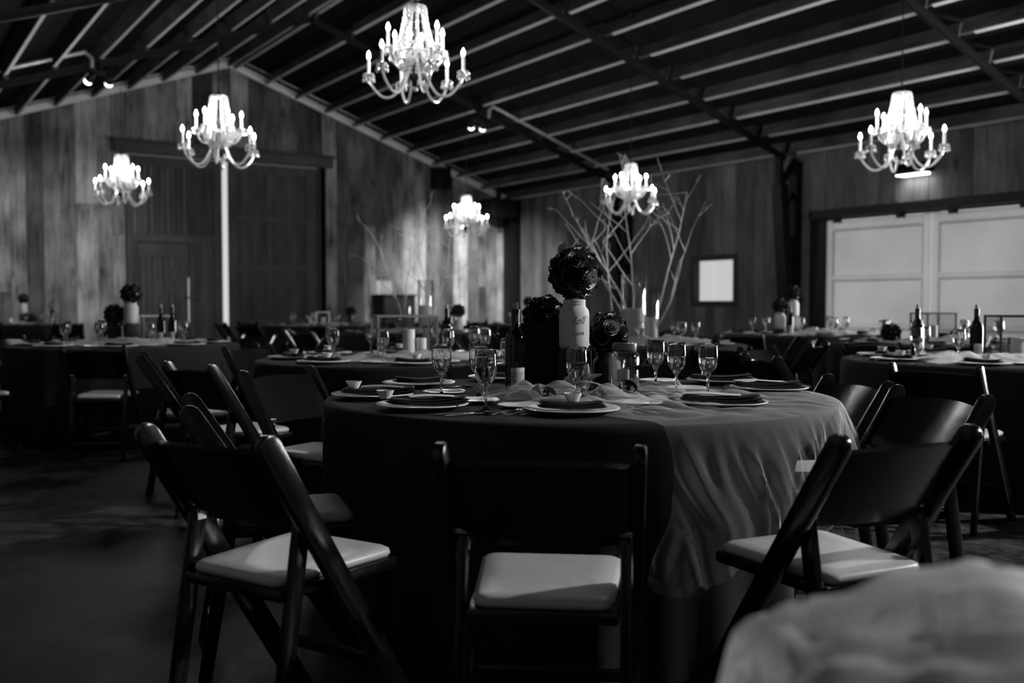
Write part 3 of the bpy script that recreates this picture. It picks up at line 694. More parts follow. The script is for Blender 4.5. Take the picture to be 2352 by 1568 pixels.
# ------------------------------------------------------------------ folding chairs
def chair_parts():
    P = {}
    top = Vector((0, -.275, .775)); bot = Vector((0, .235, 0.0)); d = (top - bot).normalized(); nn = Vector((0, d.z, -d.y))  # towards the front/up side
    hw = .029; out = []
    out += [bot + nn * hw, bot - nn * hw]
    tc = top
    outl = [(p.y, p.z) for p in (bot - nn * hw + d * .0, bot + nn * hw)]
    outl[0] = (bot.y - .036, 0.0); outl[1] = (bot.y + .036, 0.0)
    for i in range(0, 11):
        a = PI * i / 10; p = tc + nn * (hw * 1.05 * math.cos(a)) + d * (hw * 1.25 * math.sin(a)); outl.append((p.y, p.z))
    me = MB().prism(outl, 'x', -.0125, .0125); P['post'] = me.mesh('post', M['chair'], bevel=.004, seg=2)
    lo = [(-.245 - .02, 0), (-.245 + .02, 0)]
    for i in range(0, 9):
        a = PI * i / 8; lo.append((-.150 + .022 * math.cos(a), .575 + .022 * math.sin(a)))
    P['leg'] = MB().prism(lo, 'x', -.011, .011).mesh('leg', M['chair'], bevel=.003)
    P['hinge'] = MB().box(-.016, .016, -.170, -.130, .592, .602).box(.0115, .016, -.164, -.136, .555, .602).mesh('hinge', M['silver'], smooth=False, bevel=.001)
    P['seat_frame'] = MB().prism([(-.165, -.205), (.165, -.205), (.185, .200), (-.185, .200)], 'z', .405, .435).mesh('seat_frame', M['chair'], bevel=.006)
    pd = MB()
    def rr(w0, w1, y0, y1, r, z):
        pts = []
        for (cx, cy, a0) in ((w1 - r, y1 - r, 0), (-w1 + r, y1 - r, 90), (-w0 + r, y0 + r, 180), (w0 - r, y0 + r, 270)):
            for k in range(6):
                a = math.radians(a0 + 90 * k / 5); pts.append((cx + r * math.cos(a), cy + r * math.sin(a), z))
        return pts
    rings = [rr(.150, .172, -.193, .192, .03, .4355), rr(.156, .178, -.199, .198, .034, .445), rr(.154, .176, -.197, .196, .034, .455), rr(.142, .164, -.185, .184, .03, .462), rr(.10, .12, -.14, .14, .03, .4645)]
    n = len(rings[0]); vs = [v for r in rings for v in r]; fs = [(i * n + j, i * n + (j + 1) % n, (i + 1) * n + (j + 1) % n, (i + 1) * n + j) for i in range(len(rings) - 1) for j in range(n)]
    fs += [tuple(reversed(range(n))), tuple(range((len(rings) - 1) * n, len(rings) * n))]
    P['seat_pad'] = pd.add(vs, fs).mesh('seat_pad', M['pad'], angle=60)
    # curved backrest between the posts, following their lean
    bk = MB(); nx, nz = 16, 6; T = .0065
    def pt(i, j, s):
        u = -1 + 2 * i / nx; v = j / nz
        z = .575 + .185 * v + (.012 * (1 - u * u) if j == nz else 0)
        y = -.275 + (.775 - z) * (.51 / .775) * 1.0
        y -= .038 * (1 - u * u) - .006
        return (u * .198, y + s * T, z + s * T * .6)
    F = [[pt(i, j, 1) for j in range(nz + 1)] for i in range(nx + 1)]; B = [[pt(i, j, -1) for j in range(nz + 1)] for i in range(nx + 1)]
    vs = []; idx = {}
    for s, G in ((0, F), (1, B)):
        for i in range(nx + 1):
            for j in range(nz + 1): idx[s, i, j] = len(vs); vs.append(G[i][j])
    fs = []
    for i in range(nx):
        for j in range(nz):
            fs.append((idx[0,i,j], idx[0,i+1,j], idx[0,i+1,j+1], idx[0,i,j+1])); fs.append((idx[1,i,j], idx[1,i,j+1], idx[1,i+1,j+1], idx[1,i+1,j]))
        fs.append((idx[0,i,nz], idx[0,i+1,nz], idx[1,i+1,nz], idx[1,i,nz])); fs.append((idx[0,i,0], idx[1,i,0], idx[1,i+1,0], idx[0,i+1,0]))
    for j in range(nz):
        fs.append((idx[0,0,j], idx[0,0,j+1], idx[1,0,j+1], idx[1,0,j])); fs.append((idx[0,nx,j], idx[1,nx,j], idx[1,nx,j+1], idx[0,nx,j+1]))
    P['backrest'] = bk.add(vs, fs).mesh('backrest', M['chair'], angle=50)
    P['front_stretcher'] = MB().bar((-.198, .115, .18), (.198, .115, .18), .018, .03).mesh('stretcher', M['chair'], bevel=.003)
    P['rear_stretcher'] = MB().bar((-.172, -.226, .12), (.172, -.226, .12), .018, .03).mesh('stretcher', M['chair'], bevel=.003)
    return P
CP = chair_parts()
CHAIRS = []
def chair(r, f, hdg, label, group, force=False):
    if not force:
        for (a, b_) in CHAIRS:
            if math.hypot(a - r, b_ - f) < .66: return None
    CHAIRS.append((r, f))
    c = ob('folding_chair', None, loc=W(r, f), rz=head(*hdg)); tag(c, label, 'chair', group)
    for s in (-1, 1):
        ob('post', CP['post'], c, (s * .208, 0, 0)); ob('leg', CP['leg'], c, (s * .180, 0, 0)); ob('hinge', CP['hinge'], c, (s * .180, 0, 0))
    for k in ('seat_frame', 'seat_pad', 'backrest'): ob(k, CP[k], c)
    ob('stretcher', CP['front_stretcher'], c); ob('stretcher', CP['rear_stretcher'], c)
    return c

# ------------------------------------------------------------------ round tables
TR, TZ = 0.915, 0.76
def cloth_mesh(seed, dents=()):
    """floor-length cloth: flat top, rounded edge, skirt in soft folds; dents = (angle, depth) where chairs push it in"""
    m = MB(); NA = 180; rings = []
    rs = [0, .3, .6, .8, .895]
    prof = [(r, TZ) for r in rs] + [(.912, TZ - .003), (.922, TZ - .012), (.926, TZ - .03)] + [(.928 + .012 * k / 12, TZ - .03 - (TZ - .045) * k / 12) for k in range(1, 13)]
    def fn(u, v):
        k = v * (len(prof) - 1); i = int(round(k)); r, z = prof[i]; a = 2 * PI * u
        d = max(0, (TZ - .03 - z) / (TZ - .03))
        r += d ** .8 * (.016 * math.sin(a * 17 + seed) + .012 * math.sin(a * 29 + 2.1 * seed) + .012 * math.sin(a * 8 + seed * .7))
        for (da, dp) in dents:
            q = (a - da + PI) % (2 * PI) - PI
            w = math.exp(-(q / .33) ** 4); s = min(1, max(0, (TZ - .02 - z) / .26)); s = s * s * (3 - 2 * s)
            r -= w * s * dp
        return (r * math.cos(a), r * math.sin(a), z)
    m.grid(fn, NA, len(prof) - 1)
    return m.mesh('tablecloth', M['cloth'], angle=80)
CLOTH = cloth_mesh(1.3)
TOP = MB().lathe([(0, TZ - .03), (.90, TZ - .03), (.905, TZ - .015), (.90, TZ - .004), (0, TZ - .004)], 48).mesh('tabletop', M['board'])
def table(r, f, label, rz=0.0, cloth=None):
    t = ob('round_table', None, loc=W(r, f), rz=rz); tag(t, label, 'table', 'round banquet tables')
    ob('tabletop', TOP, t); ob('tablecloth', cloth or CLOTH, t)
    return t

# ------------------------------------------------------------------ tableware prototypes
T_ = {}
T_['plate'] = MB().lathe([(0, .004), (.055, .003), (.085, 0), (.09, .001), (.10, .006), (.140, .0155), (.150, .017), (.1505, .0195), (.148, .0205), (.135, .018), (.098, .0105), (.085, .0075), (0, .0085)], 48).mesh('dinner_plate', M['china'], angle=60)
T_['side'] = MB().lathe([(0, .003), (.045, .003), (.05, 0), (.055, .001), (.075, .0085), (.082, .010), (.0825, .0125), (.080, .0135), (.07, .011), (.052, .0065), (0, .0065)], 36).mesh('side_plate', M['china'], angle=60)
gp = [(0, 0), (.034, 0), (.0355, .0015), (.034, .003), (.018, .0055), (.007, .011), (.0052, .02), (.0048, .05), (.0055, .070), (.010, .080), (.0175, .088), (.027, .100), (.0335, .116), (.0362, .135), (.0362, .152), (.0345, .175), (.0328, .194),
      (.0322, .1948), (.0316, .194), (.0332, .175), (.0348, .152), (.0348, .135), (.0322, .117), (.0258, .102), (.016, .0905), (.008, .0855), (0, .084)]
T_['goblet'] = MB().lathe(gp, 36).mesh('goblet', M['glass'], angle=70)
wp = [(0, .0846), (.008, .0862), (.0156, .0912), (.0253, .1025), (.0316, .117), (.0341, .132), (.0342, .141), (0, .141)]
T_['water'] = MB().lathe(wp, 28).mesh('water', M['water'], angle=60)
# folded napkin: three soft layers folded over, one end fanned
def napkin_mesh(L, Wd, seed):
    m = MB()
    for k in range(3):
        def fn(u, v, k=k):
            a = 2 * PI * v; x = (u - .5) * L * (1 - .05 * k); wv = Wd * (.5 - .04 * k) * (1 - .25 * (u - .5) ** 2 * 2)
            yy = math.copysign(abs(math.cos(a)) ** .6, math.cos(a)) * wv; zz = math.copysign(abs(math.sin(a)) ** .8, math.sin(a)) * .0055
            if u in (0, 1): yy *= .96; zz *= .4
            return (x, yy + .003 * k, .005 + k * .0075 + zz * .75 + .003 * math.sin(3 * u + seed + k) + .007 * (2 * u - 1) ** 2)
        t = MB().grid(fn, 16, 20); m.add(t.v, t.f)
        c0 = [fn(0, j / 20) for j in range(20)]; c1 = [fn(1, j / 20) for j in range(20)]
        m.add(c0, [tuple(range(20))]); m.add(c1, [tuple(range(20))])
    return m.mesh('napkin', M['napkin'], angle=60)
T_['napkin'] = napkin_mesh(.21, .085, 0.4); T_['napkin_long'] = napkin_mesh(.27, .10, 1.7)
def strip(pts, ws, th=.0022):
    """flat bar along x with given half-widths; pts = (x, z)"""
    m = MB(); vs = []; k = len(pts)
    for (x, z), w in zip(pts, ws):
        vs += [(x, -w, z), (x, w, z), (x, w, z + th), (x, -w, z + th)]
    fs = [(0, 1, 2, 3), (4*k-1, 4*k-2, 4*k-3, 4*k-4)]
    for i in range(k - 1):
        for j in range(4): fs.append((4*i+j, 4*i+4+j, 4*i+4+(j+1) % 4, 4*i+(j+1) % 4))
    return m.add(vs, fs)
fk = strip([(0, .001), (.02, .0015), (.06, .004), (.10, .006), (.115, .005), (.13, .002), (.14, .0015)], [.006, .0095, .006, .0035, .004, .011, .011])
for q in range(4):
    yq = -.009 + q * .006; fk.add([(v[0], v[1] + yq, v[2]) for v in strip([(.139, .0015), (.165, .004), (.19, .0085)], [.0017, .0016, .0008]).v], strip([(0, 0), (1, 0), (2, 0)], [1, 1, 1]).f)
T_['fork'] = fk.mesh('fork', M['silver'], bevel=.0005, seg=1)
T_['knife'] = strip([(0, .001), (.02, .002), (.08, .003), (.10, .002), (.11, .001), (.16, .001), (.21, .001), (.225, .001)], [.007, .0095, .0065, .005, .009, .010, .009, .002]).mesh('knife', M['silver'], bevel=.0005, seg=1)
spn = strip([(0, .001), (.02, .0015), (.06, .004), (.11, .006), (.125, .005)], [.006, .009, .005, .0032, .004])
sg = MB().grid(lambda u, v: (.150 + .030 * math.cos(2 * PI * v) * u, .019 * math.sin(2 * PI * v) * u, .0015 + .0085 * u * u), 6, 20)
sg2 = MB().grid(lambda u, v: (.150 + .030 * math.cos(2 * PI * v) * u, .019 * math.sin(2 * PI * v) * u, .0005 + .0085 * u * u), 6, 20)
T_['spoon'] = spn.add(sg.v, sg.f).add(sg2.v, sg2.f).mesh('spoon', M['silver'], angle=60)
T_['cup'] = MB().lathe([(0, 0), (.017, 0), (.028, .026), (.027, .026), (.016, .002), (0, .002)], 48, lambda a, z: .06 * math.sin(a * 16) * min(1, z / .01)).mesh('fluted_cup', M['paper'], angle=60)
T_['card'] = MB().grid(lambda u, v: ((u - .5) * .19, (v - .5) * .075, .003 * math.sin(u * 5)), 10, 2).grid(lambda u, v: ((u - .5) * .19, (v - .5) * .075, -.0008 + .003 * math.sin(u * 5)), 10, 2).mesh('menu_card', M['card'])
T_['candle'] = MB().lathe([(0, 0), (.036, 0), (.0375, .003), (.0375, .097), (.035, .10), (.02, .0985), (0, .097)], 28).mesh('pillar_candle', M['wax'])
T_['wick'] = MB().tube([(0, 0, .095), (.001, 0, .108)], .0012, 6).mesh('wick', M['board'])
bp_ = [(0, .004), (.02, .002), (.034, 0), (.0372, .004), (.038, .02), (.038, .185), (.036, .205), (.028, .225), (.018, .240), (.0148, .255), (.0142, .30), (.0155, .301), (.0155, .308), (.0142, .309), (.0095, .309), (0, .309)]
T_['bottle'] = MB().lathe(bp_, 32).mesh('wine_bottle', M['bottle'], angle=50)
T_['foil'] = MB().lathe([(.0150, .262), (.0150, .300), (.0161, .301), (.0161, .3085), (.0150, .3095), (.0148, .3095)], 20).mesh('foil', M['foil'])
T_['cork'] = MB().lathe([(0, .306), (.0095, .306), (.0098, .330), (.009, .334), (0, .334)], 16).mesh('cork', M['cork'])
lb = MB(); lb.grid(lambda u, v: (.0384 * math.sin((u - .5) * 1.5), -.0384 * math.cos((u - .5) * 1.5), .02 + .078 * v), 12, 3); T_['label'] = lb.mesh('label', M['label'])
# mason jar, solid painted and clear
jp = [(0, .003), (.040, 0), (.052, .004), (.057, .014), (.058, .03), (.058, .132), (.055, .148), (.047, .160), (.0425, .165), (.0425, .170), (.044, .171), (.044, .175), (.0425, .176), (.0425, .181), (.044, .182), (.044, .186), (.041, .190), (.038, .190), (.038, .165), (0, .16)]
T_['jar'] = MB().lathe(jp, 40).mesh('jar', M['jar'], angle=50); T_['jardark'] = MB().lathe(jp, 40).mesh('jar', M['darkjar'], angle=50)
jc = jp[:-3] + [(.0385, .1895), (.0395, .166), (.044, .157), (.0515, .146), (.0545, .131), (.0545, .03), (.053, .016), (.048, .009), (0, .009)]
T_['jarclear'] = MB().lathe(jc, 36).mesh('glass_body', M['vase'], angle=60)

# rose of curled paper
def rose_mb(seed=0):
    m = MB(); turns = 3.6; N = 48
    def fn(u, v):
        a = u * turns * 2 * PI + seed; r = .0022 + .0220 * u ** .9
        hgt = .020 - .012 * u; fl = (v ** 2) * (.002 + .006 * u)
        wob = 1 + .07 * math.sin(a * 2.5) * u
        return ((r + fl) * wob * math.cos(a), (r + fl) * wob * math.sin(a), -.004 * u + v * hgt - .004 * u * v * v)
    m.grid(fn, N, 3)
    return m
ROSE = [rose_mb(s).mesh('paper_rose', M['rose'], angle=70) for s in (0, 1.9)]
ROSEP = rose_mb(.7).mesh('paper_rose', M['rosepale'], angle=70); ROSEG = rose_mb(2.7).mesh('paper_rose', M['rosegrey'], angle=70)
def fib(n):
    for i in range(n):
        z = 1 - 2 * (i + .5) / n; a = i * PI * (3 - 5 ** .5); s = math.sqrt(1 - z * z); yield Vector((s * math.cos(a), s * math.sin(a), z))
def near_dir(n, dirs):
    """which roses of a ball point in these camera-frame directions (right, away, up)"""
    out = []
    for (a, b, c) in dirs:
        v = (RGT * a + FWD * b + Vector((0, 0, c))).normalized(); out.append(max(range(n), key=lambda i: list(fib(n))[i].dot(v)))
    return out
def rose_ball(pos, R, label, group, n=46, pale=(), grey=(), sz=1.0):
    root = ob('rose_ball', None, loc=pos); tag(root, label, 'flower ball', group)
    ob('core', MB().sphere((0, 0, 0), R * .86, 20, 12).mesh('core', M['core']), root)
    for i, d in enumerate(fib(n)):
        q = d.to_track_quat('Z', 'Y').to_matrix().to_4x4() @ Matrix.Rotation(i * 1.3, 4, 'Z') @ Matrix.Scale(sz * random.uniform(.85, 1.15), 4)
        me = ROSEP if i in pale else ROSEG if i in grey else ROSE[i % 2]
        ob('paper_rose', me, root, mat=Matrix.Translation(d * R * .83) @ q)
    return root
def far_ball_mesh(R, n):
    m = MB().sphere((0, 0, 0), R * .88, 12, 8); s = MB()
    for i, d in enumerate(fib(n)):
        q = Matrix.Translation(d * R * .83) @ d.to_track_quat('Z', 'Y').to_matrix().to_4x4() @ Matrix.Rotation(i * 1.3, 4, 'Z') @ Matrix.Scale(1.15, 4); m.merge(rose_mb(i), q)
    return m.mesh('rose_ball', M['rose'], angle=70)
FARBALL = far_ball_mesh(.085, 26)

# ------------------------------------------------------------------ placing helpers on a table
class Tab:
    def __init__(s, r, f, name): s.r, s.f, s.name = r, f, name
    def at(s, lr, lf, z=TZ): return W(s.r + lr, s.f + lf, z)
DIRS = ['far side', 'far right-side', 'right-side', 'near right-side', 'near side', 'near left-side', 'left-side', 'far left-side']
def goblet(T, lr, lf, label, group, water=True, rot=0):
    g = ob('goblet', None, loc=T.at(lr, lf), rz=rot); tag(g, label, 'goblet', group)
    ob('bowl', T_['goblet'], g)
    if water: ob('water', T_['water'], g)
def one(name, key, T, lr, lf, z, rot, label, cat, group=None, tilt=None):
    o = ob(name, T_[key] if isinstance(key, str) else key, None, T.at(lr, lf, z), rz=rot if tilt is None else (tilt[0], tilt[1], rot)); return tag(o, label, cat, group)
def bottle(T, lr, lf, label, face=0.0, s=1.0):
    b = ob('wine_bottle', None, loc=T.at(lr, lf), rz=face, scale=s); tag(b, label, 'bottle', 'wine bottles on the tables')
    ob('glass_body', T_['bottle'], b); ob('foil', T_['foil'], b); ob('cork', T_['cork'], b); ob('label', T_['label'], b)['label'] = 'pale printed paper label'
def candle(T, lr, lf, z, s, label):
    c = ob('pillar_candle', None, loc=T.at(lr, lf, z), scale=s); tag(c, label, 'candle', 'pillar candles on the tables'); ob('wax', T_['candle'], c); ob('wick', T_['wick'], c)
def lantern(T, lr, lf, w, d, h, label, mat, rot):
    l = ob('glass_lantern', None, loc=T.at(lr, lf), rz=rot); tag(l, label, 'lantern', 'box lanterns on the tables')
    b = .012
    for sx in (-1, 1):
        for sy in (-1, 1): ob('post', MB().box(sx * w / 2 - b / 2, sx * w / 2 + b / 2, sy * d / 2 - b / 2, sy * d / 2 + b / 2, b, h - b).mesh('post', mat, smooth=False), l)
    for z in (0, h - b):
        for s in (-1, 1):
            ob('rail', MB().box(-w / 2 - b / 2, w / 2 + b / 2, s * d / 2 - b / 2, s * d / 2 + b / 2, z, z + b).mesh('rail', mat, smooth=False), l)
            ob('rail', MB().box(s * w / 2 - b / 2, s * w / 2 + b / 2, -d / 2 + b / 2, d / 2 - b / 2, z, z + b).mesh('rail', mat, smooth=False), l)
    ob('base', MB().box(-w / 2, w / 2, -d / 2, d / 2, 0.001, .006).mesh('base', mat, smooth=False), l)
    for s in (-1, 1):
        ob('pane', MB().box(-w / 2 + b / 2, w / 2 - b / 2, s * d / 2 - .001, s * d / 2 + .001, b, h - b).mesh('pane', M['lglass'], smooth=False), l)
        ob('pane', MB().box(s * w / 2 - .001, s * w / 2 + .001, -d / 2 + b / 2, d / 2 - b / 2, b, h - b).mesh('pane', M['lglass'], smooth=False), l)
def jar_with_ball(T, lr, lf, lift, label_t, s=1.0, ball=True, sz=.085):
    if lift > 0:
        o = ob('display_box', MB().box(-.055, .055, -.055, .055, 0, lift).mesh('display_box', M['stand'], bevel=.004), None, T.at(lr, lf)); tag(o, 'black display box under the jar, %s' % label_t, 'box', 'display boxes under jars')
    j = ob('painted_jar', T_['jar'], None, T.at(lr, lf, TZ + lift + .0005), scale=s); tag(j, 'white painted jar holding a rose ball, %s' % label_t, 'jar', 'white painted jars')
    b = ob('rose_ball', FARBALL, None, T.at(lr, lf, TZ + lift + .19 * s + sz * .72), scale=sz / .085); tag(b, 'black paper rose ball on a white jar, %s' % label_t, 'flower ball', 'black rose balls')
def tulle_heap(T, lr, lf, L, Wd, H, seed, label, rot=0.0, mat='tulle3'):
    def fn(u, v):
        x, y = (u - .5), (v - .5); e = max(0, 1 - (2 * x) ** 4) * max(0, 1 - (2 * y) ** 2)
        nz = noise.fractal(Vector((x * L * 6 + seed, y * Wd * 7, seed)), 1, 2, 2)
        return (x * L * (1 + .12 * noise.noise(Vector((y * 5, seed, 1)))), y * Wd * (1 + .3 * noise.noise(Vector((x * 6, seed, 3)))), .004 + H * e * (.45 + .75 * abs(nz)))
    o = ob('tulle_runner', MB().grid(fn, 34, 18).mesh('tulle_runner', M[mat], angle=70), None, T.at(lr, lf), rz=head(0, 1) + rot); return tag(o, label, 'tulle')

def setting(T, ang, who, rich=False, water=True):
    """one place at a table: plate, napkin, side plate, goblet (and cutlery on nearer tables)"""
    c, s = math.cos(ang), math.sin(ang)      # ang in camera frame, 0 = right, 90 = far
    def q(rad, tang): return (rad * c - tang * s, rad * s + tang * c)
    at = 'at the %s of the %s' % (who, T.name); rot = head(-s, c); G = T.name
    one('dinner_plate', 'plate', T, *q(.70, 0), TZ, rot, 'white dinner plate ' + at, 'plate', 'dinner plates, ' + G)
    one('napkin', 'napkin', T, *q(.70, 0), TZ + .011, rot + random.uniform(-.5, .5) + PI / 2, 'folded black napkin on plate ' + at, 'napkin', 'napkins, ' + G)
    one('side_plate', 'side', T, *q(.50, .20), TZ, rot, 'small white side plate ' + at, 'plate', 'side plates, ' + G)
    goblet(T, *q(.47, -.16), 'clear water goblet ' + at, 'goblets, ' + G, water)
    if rich:
        one('fluted_cup', 'cup', T, *q(.69, .02), TZ + .036, 0, 'fluted paper cup on napkin ' + at, 'cup', 'paper cups, ' + G)
        one('fork', 'fork', T, *q(.81, .19), TZ + .001, rot + PI / 2, 'silver fork ' + at, 'fork', 'forks, ' + G)
        one('knife', 'knife', T, *q(.82, -.185), TZ + .001, rot + PI / 2, 'silver knife ' + at, 'knife', 'knives, ' + G)
        one('spoon', 'spoon', T, *q(.82, -.215), TZ + .001, rot + PI / 2, 'silver spoon ' + at, 'spoon', 'spoons, ' + G)
BG = {}
def bg_table(key, px, f, name, a0=0.0, rich=False, chairs=range(8), rad=1.27, look=''):
    T = Tab(PX(px, f), f, name); BG[key] = T
    table(T.r, T.f, 'round table under floor-length black cloth, the ' + name, random.uniform(0, 6))
    for i in range(8):
        ang = PI / 2 - i * PI / 4 + a0; setting(T, ang, DIRS[i], rich)
    T.a0 = a0; T.ch = chairs; T.rad = rad
    return T
def bg_chairs(T):
    for i in T.ch:
        ang = PI / 2 - i * PI / 4 + T.a0 + random.uniform(-.05, .05); rad = T.rad + random.uniform(-.03, .12)
        r, f = T.r + rad * math.cos(ang), T.f + rad * math.sin(ang)
        w = W(r, f)
        if not (XL + .4 < w.x < XS - .5 and w.y < YG - .5): continue
        if any(math.hypot(r - o.r, f - o.f) < 1.22 for o in list(BG.values()) + [T1] if o is not T): continue
        tw = random.uniform(-.2, .2)
        chair(r, f, (-math.cos(ang + tw), -math.sin(ang + tw)), 'dark folding chair with ivory seat at the %s of the %s' % (DIRS[i], T.name), 'folding chairs, ' + T.name)

# ------------------------------------------------------------------ MAIN TABLE
T1 = Tab(.235, 3.71, 'rose ball table')
def main_chair(lr, lf, hdg, label):
    chair(T1.r + lr, T1.f + lf, hdg, label, 'folding chairs around the rose ball table', True)
main_chair(-.150, -1.375, (.10, .99), 'dark folding chair seen square from behind, directly before the camera')
main_chair(-.80, -1.17, (.54, .84), 'dark folding chair with crossed legs, its ivory seat half shaded by the post')
main_chair(-.955, -.585, (.95, .30), 'dark folding chair tucked in behind the shaded one, its curved back shining')
main_chair(.565, -1.15, (-.43, .90), 'dark folding chair standing next to the draped tulle, its seat brightly lit')
main_chair(.955, -.42, (-.95, -.32), 'dark folding chair side-on with a glossy curved back, behind the lit seat')
main_chair(.86, .16, (-.97, -.24), 'dark folding chair tucked to the table rim, upright post catching light')
main_chair(.45, 1.22, (-.35, -.94), 'dark folding chair behind the rose ball table, under the tall branches')
main_chair(-.30, 1.27, (.23, -.97), 'dark folding chair behind the rose ball table, beyond the wine bottle')
main_chair(-1.06, .66, (.85, -.53), 'dark folding chair behind the menu card napkin, facing the camera')
# dents in table-local angles (world rotation 0): convert camera-frame direction to world angle
def wang(lr, lf):
    v = RGT * lr + FWD * lf; return math.atan2(v.y, v.x) % (2 * PI)
dents = [(wang(-.965, -.52), .16), (wang(.955, -.42), .20), (wang(.86, .16), .36)]
table(T1.r, T1.f, 'large round table under a black cloth with tulle spilling over its edge', 0.0, cloth_mesh(.6, dents))

TZc = TZ
def P1(name, key, x, y, z, rot, label, cat, group=None, tilt=None, f=None):
    """place by where the thing stands on the table"""
    f = f or depth_of(y, z); return one(name, key, T1, PX(x, f) - T1.r, f - T1.f, z, rot, label, cat, group, tilt)
NEAR = head(1, 0) + PI / 2   # local +x to camera right
CR = head(0, 1)              # local +y away from the camera, +x to the right
g1 = 'dinner plates, rose ball table'
plates = [(-.05, -.63, 'in front of the wine glass facing the camera'), (-.525, -.50, 'under the napkin and fluted cup'), (-.735, -.13, 'under the long menu napkin'), (.46, -.42, 'with the tulle beside it and card in napkin'),
          (.76, .14, 'next to the upright chair post'), (.66, .53, 'behind the three goblets'), (.14, .74, 'behind the clear jar'), (-.28, .70, 'behind the wine bottle'), (-.62, .38, 'behind the long menu napkin')]
nap = [(T_['napkin'], .08), (T_['napkin_long'], .32), (T_['napkin_long'], .12), (T_['napkin_long'], -.10), (T_['napkin_long'], .05), (T_['napkin_long'], -.15), (T_['napkin'], .4), (T_['napkin'], 0), (T_['napkin'], .3)]
for i, (a, b_, s) in enumerate(plates):
    one('dinner_plate', 'plate', T1, a, b_, TZ, random.random(), 'white dinner plate ' + s, 'plate', g1)
    me, rot = nap[i]
    one('napkin', me, T1, a + (.02 if i in (1, 2) else 0), b_, TZ + .011, CR + rot, 'folded black napkin on the plate ' + s, 'napkin', 'napkins, rose ball table')
for i, z in ((1, .0), (2, .0), (3, .0), (4, 0)):
    a, b_, s = plates[i]
    one('menu_card', 'card', T1, a + (.05 if i < 3 else -.03), b_ + .02, TZ + .041, CR + nap[i][1] - .06, 'pale card tucked in the napkin ' + s, 'menu card', 'menu cards, rose ball table', )
for (x, y, s, z) in ((1316, 936, 'on the napkin facing the camera', .05), (884, 926, 'on the napkin at the shaded chair place', .05), (812, 893, 'at the end of the long menu napkin', .05)):
    f = depth_of(y + 8, TZ + z)
    f = {1316: T1.f - .62, 884: T1.f - .52, 812: T1.f - .14}[x]
    one('fluted_cup', 'cup', T1, PX(x, f) - T1.r, f - T1.f, TZ + .036, 0, 'small fluted white cup ' + s, 'cup', 'fluted cups, rose ball table')
for (a, b_, s) in ((-.20, -.47, 'between the stemmed goblet and the front plate'), (.19, -.38, 'beside the tulle and the clear jar'), (-.49, .03, 'under the goblet by the menu napkin'), (.45, .20, 'behind the goblet pair'), (-.36, -.30, 'behind the fluted cup napkin'), (-.02, .56, 'behind the menu board'), (.40, .58, 'beside the far napkin')):
    one('side_plate', 'side', T1, a, b_, TZ, 0, 'small white side plate ' + s, 'plate', 'side plates, rose ball table')
for (a, b_, s) in ((-.492, -.09, 'standing beside the long menu napkin'), (-.318, -.585, 'standing in front, beside crossed cutlery'), (-.355, -.10, 'half hidden behind the front one'), (-.018, -.37, 'centred before the black display box'), (.345, .30, 'furthest of three beside the clear jar'.replace('furthest', 'rearmost')), (.382, .02, 'in the middle of three beside the clear jar'), (.485, -.06, 'outermost of three, by the tulle edge'), (-.25, .52, 'behind the menu board')):
    goblet(T1, a, b_, 'clear water goblet ' + s, 'goblets, rose ball table', rot=random.random())
cut = [('fork', -.305, -.70, .95, 'left of the front plate, outer'), ('fork', -.255, -.715, .95, 'left of the front plate, middle'), ('fork', -.205, -.70, .6, 'left of the front plate, inner'),
       ('knife', .165, -.66, 2.15, 'beside the front plate toward the tulle'), ('spoon', .215, -.66, 2.15, 'beside the front plate toward the tulle'),
       ('knife', -.47, -.70, .25, 'lying before the fluted cup napkin'), ('spoon', -.435, -.735, .42, 'lying before the fluted cup napkin'), ('knife', -.70, -.37, .1, 'by the table rim next to the shaded chair'),
       ('fork', .275, -.56, 2.5, 'on the tulle beside the card napkin'), ('fork', .315, -.58, 2.5, 'on the tulle toward the table edge'), ('knife', .60, -.30, 2.9, 'on the tulle before the upright chair'), ('spoon', .635, -.27, 2.95, 'on the tulle before the upright chair'),
       ('knife', .80, -.06, 2.9, 'at the bare cloth rim before the upright chair'), ('fork', .62, .28, 1.3, 'beside the plate near the chair post'), ('spoon', -.55, .22, .4, 'behind the long menu napkin')]
for (k, a, b_, rot, s) in cut:
    one(k, k, T1, a, b_, TZ + .0012, CR + rot, 'silver %s %s' % (k, s), k, k + 's, rose ball table')

# rose topiary
JX, JF = .003, .10
o = ob('display_box', MB().box(-.062, .062, -.06, .06, 0, .165).mesh('display_box', M['stand'], bevel=.004), None, T1.at(JX, JF), rz=CR); tag(o, 'black display box lifting the white embossed jar', 'box')
jr = ob('embossed_jar', None, loc=T1.at(JX, JF, TZ + .1655), rz=CR); tag(jr, 'white chalk-painted mason jar with raised script lettering', 'jar')
ob('jar_body', T_['jar'], jr)
def text_mesh(txt, size, shear, thick):
    cu = bpy.data.curves.new('lettering', 'FONT'); cu.body = txt; cu.size = size; cu.shear = shear; cu.extrude = thick; cu.align_x = 'CENTER'; cu.resolution_u = 3
    t = bpy.data.objects.new('lettering', cu); COL.objects.link(t)
    bpy.context.view_layer.update()
    me = bpy.data.meshes.new_from_object(t.evaluated_get(bpy.context.evaluated_depsgraph_get())); bpy.data.objects.remove(t)
    return me
def wrap_text(txt, size, shear, z, ang, R):
    me = text_mesh(txt, size, shear, .0028); me.materials.clear(); me.materials.append(M['jar'])
    for v in me.vertices:
        a = v.co.x / R + ang; rr = R + v.co.z; v.co = (rr * math.sin(a), -rr * math.cos(a), z + v.co.y)
    ob('lettering', me, jr)
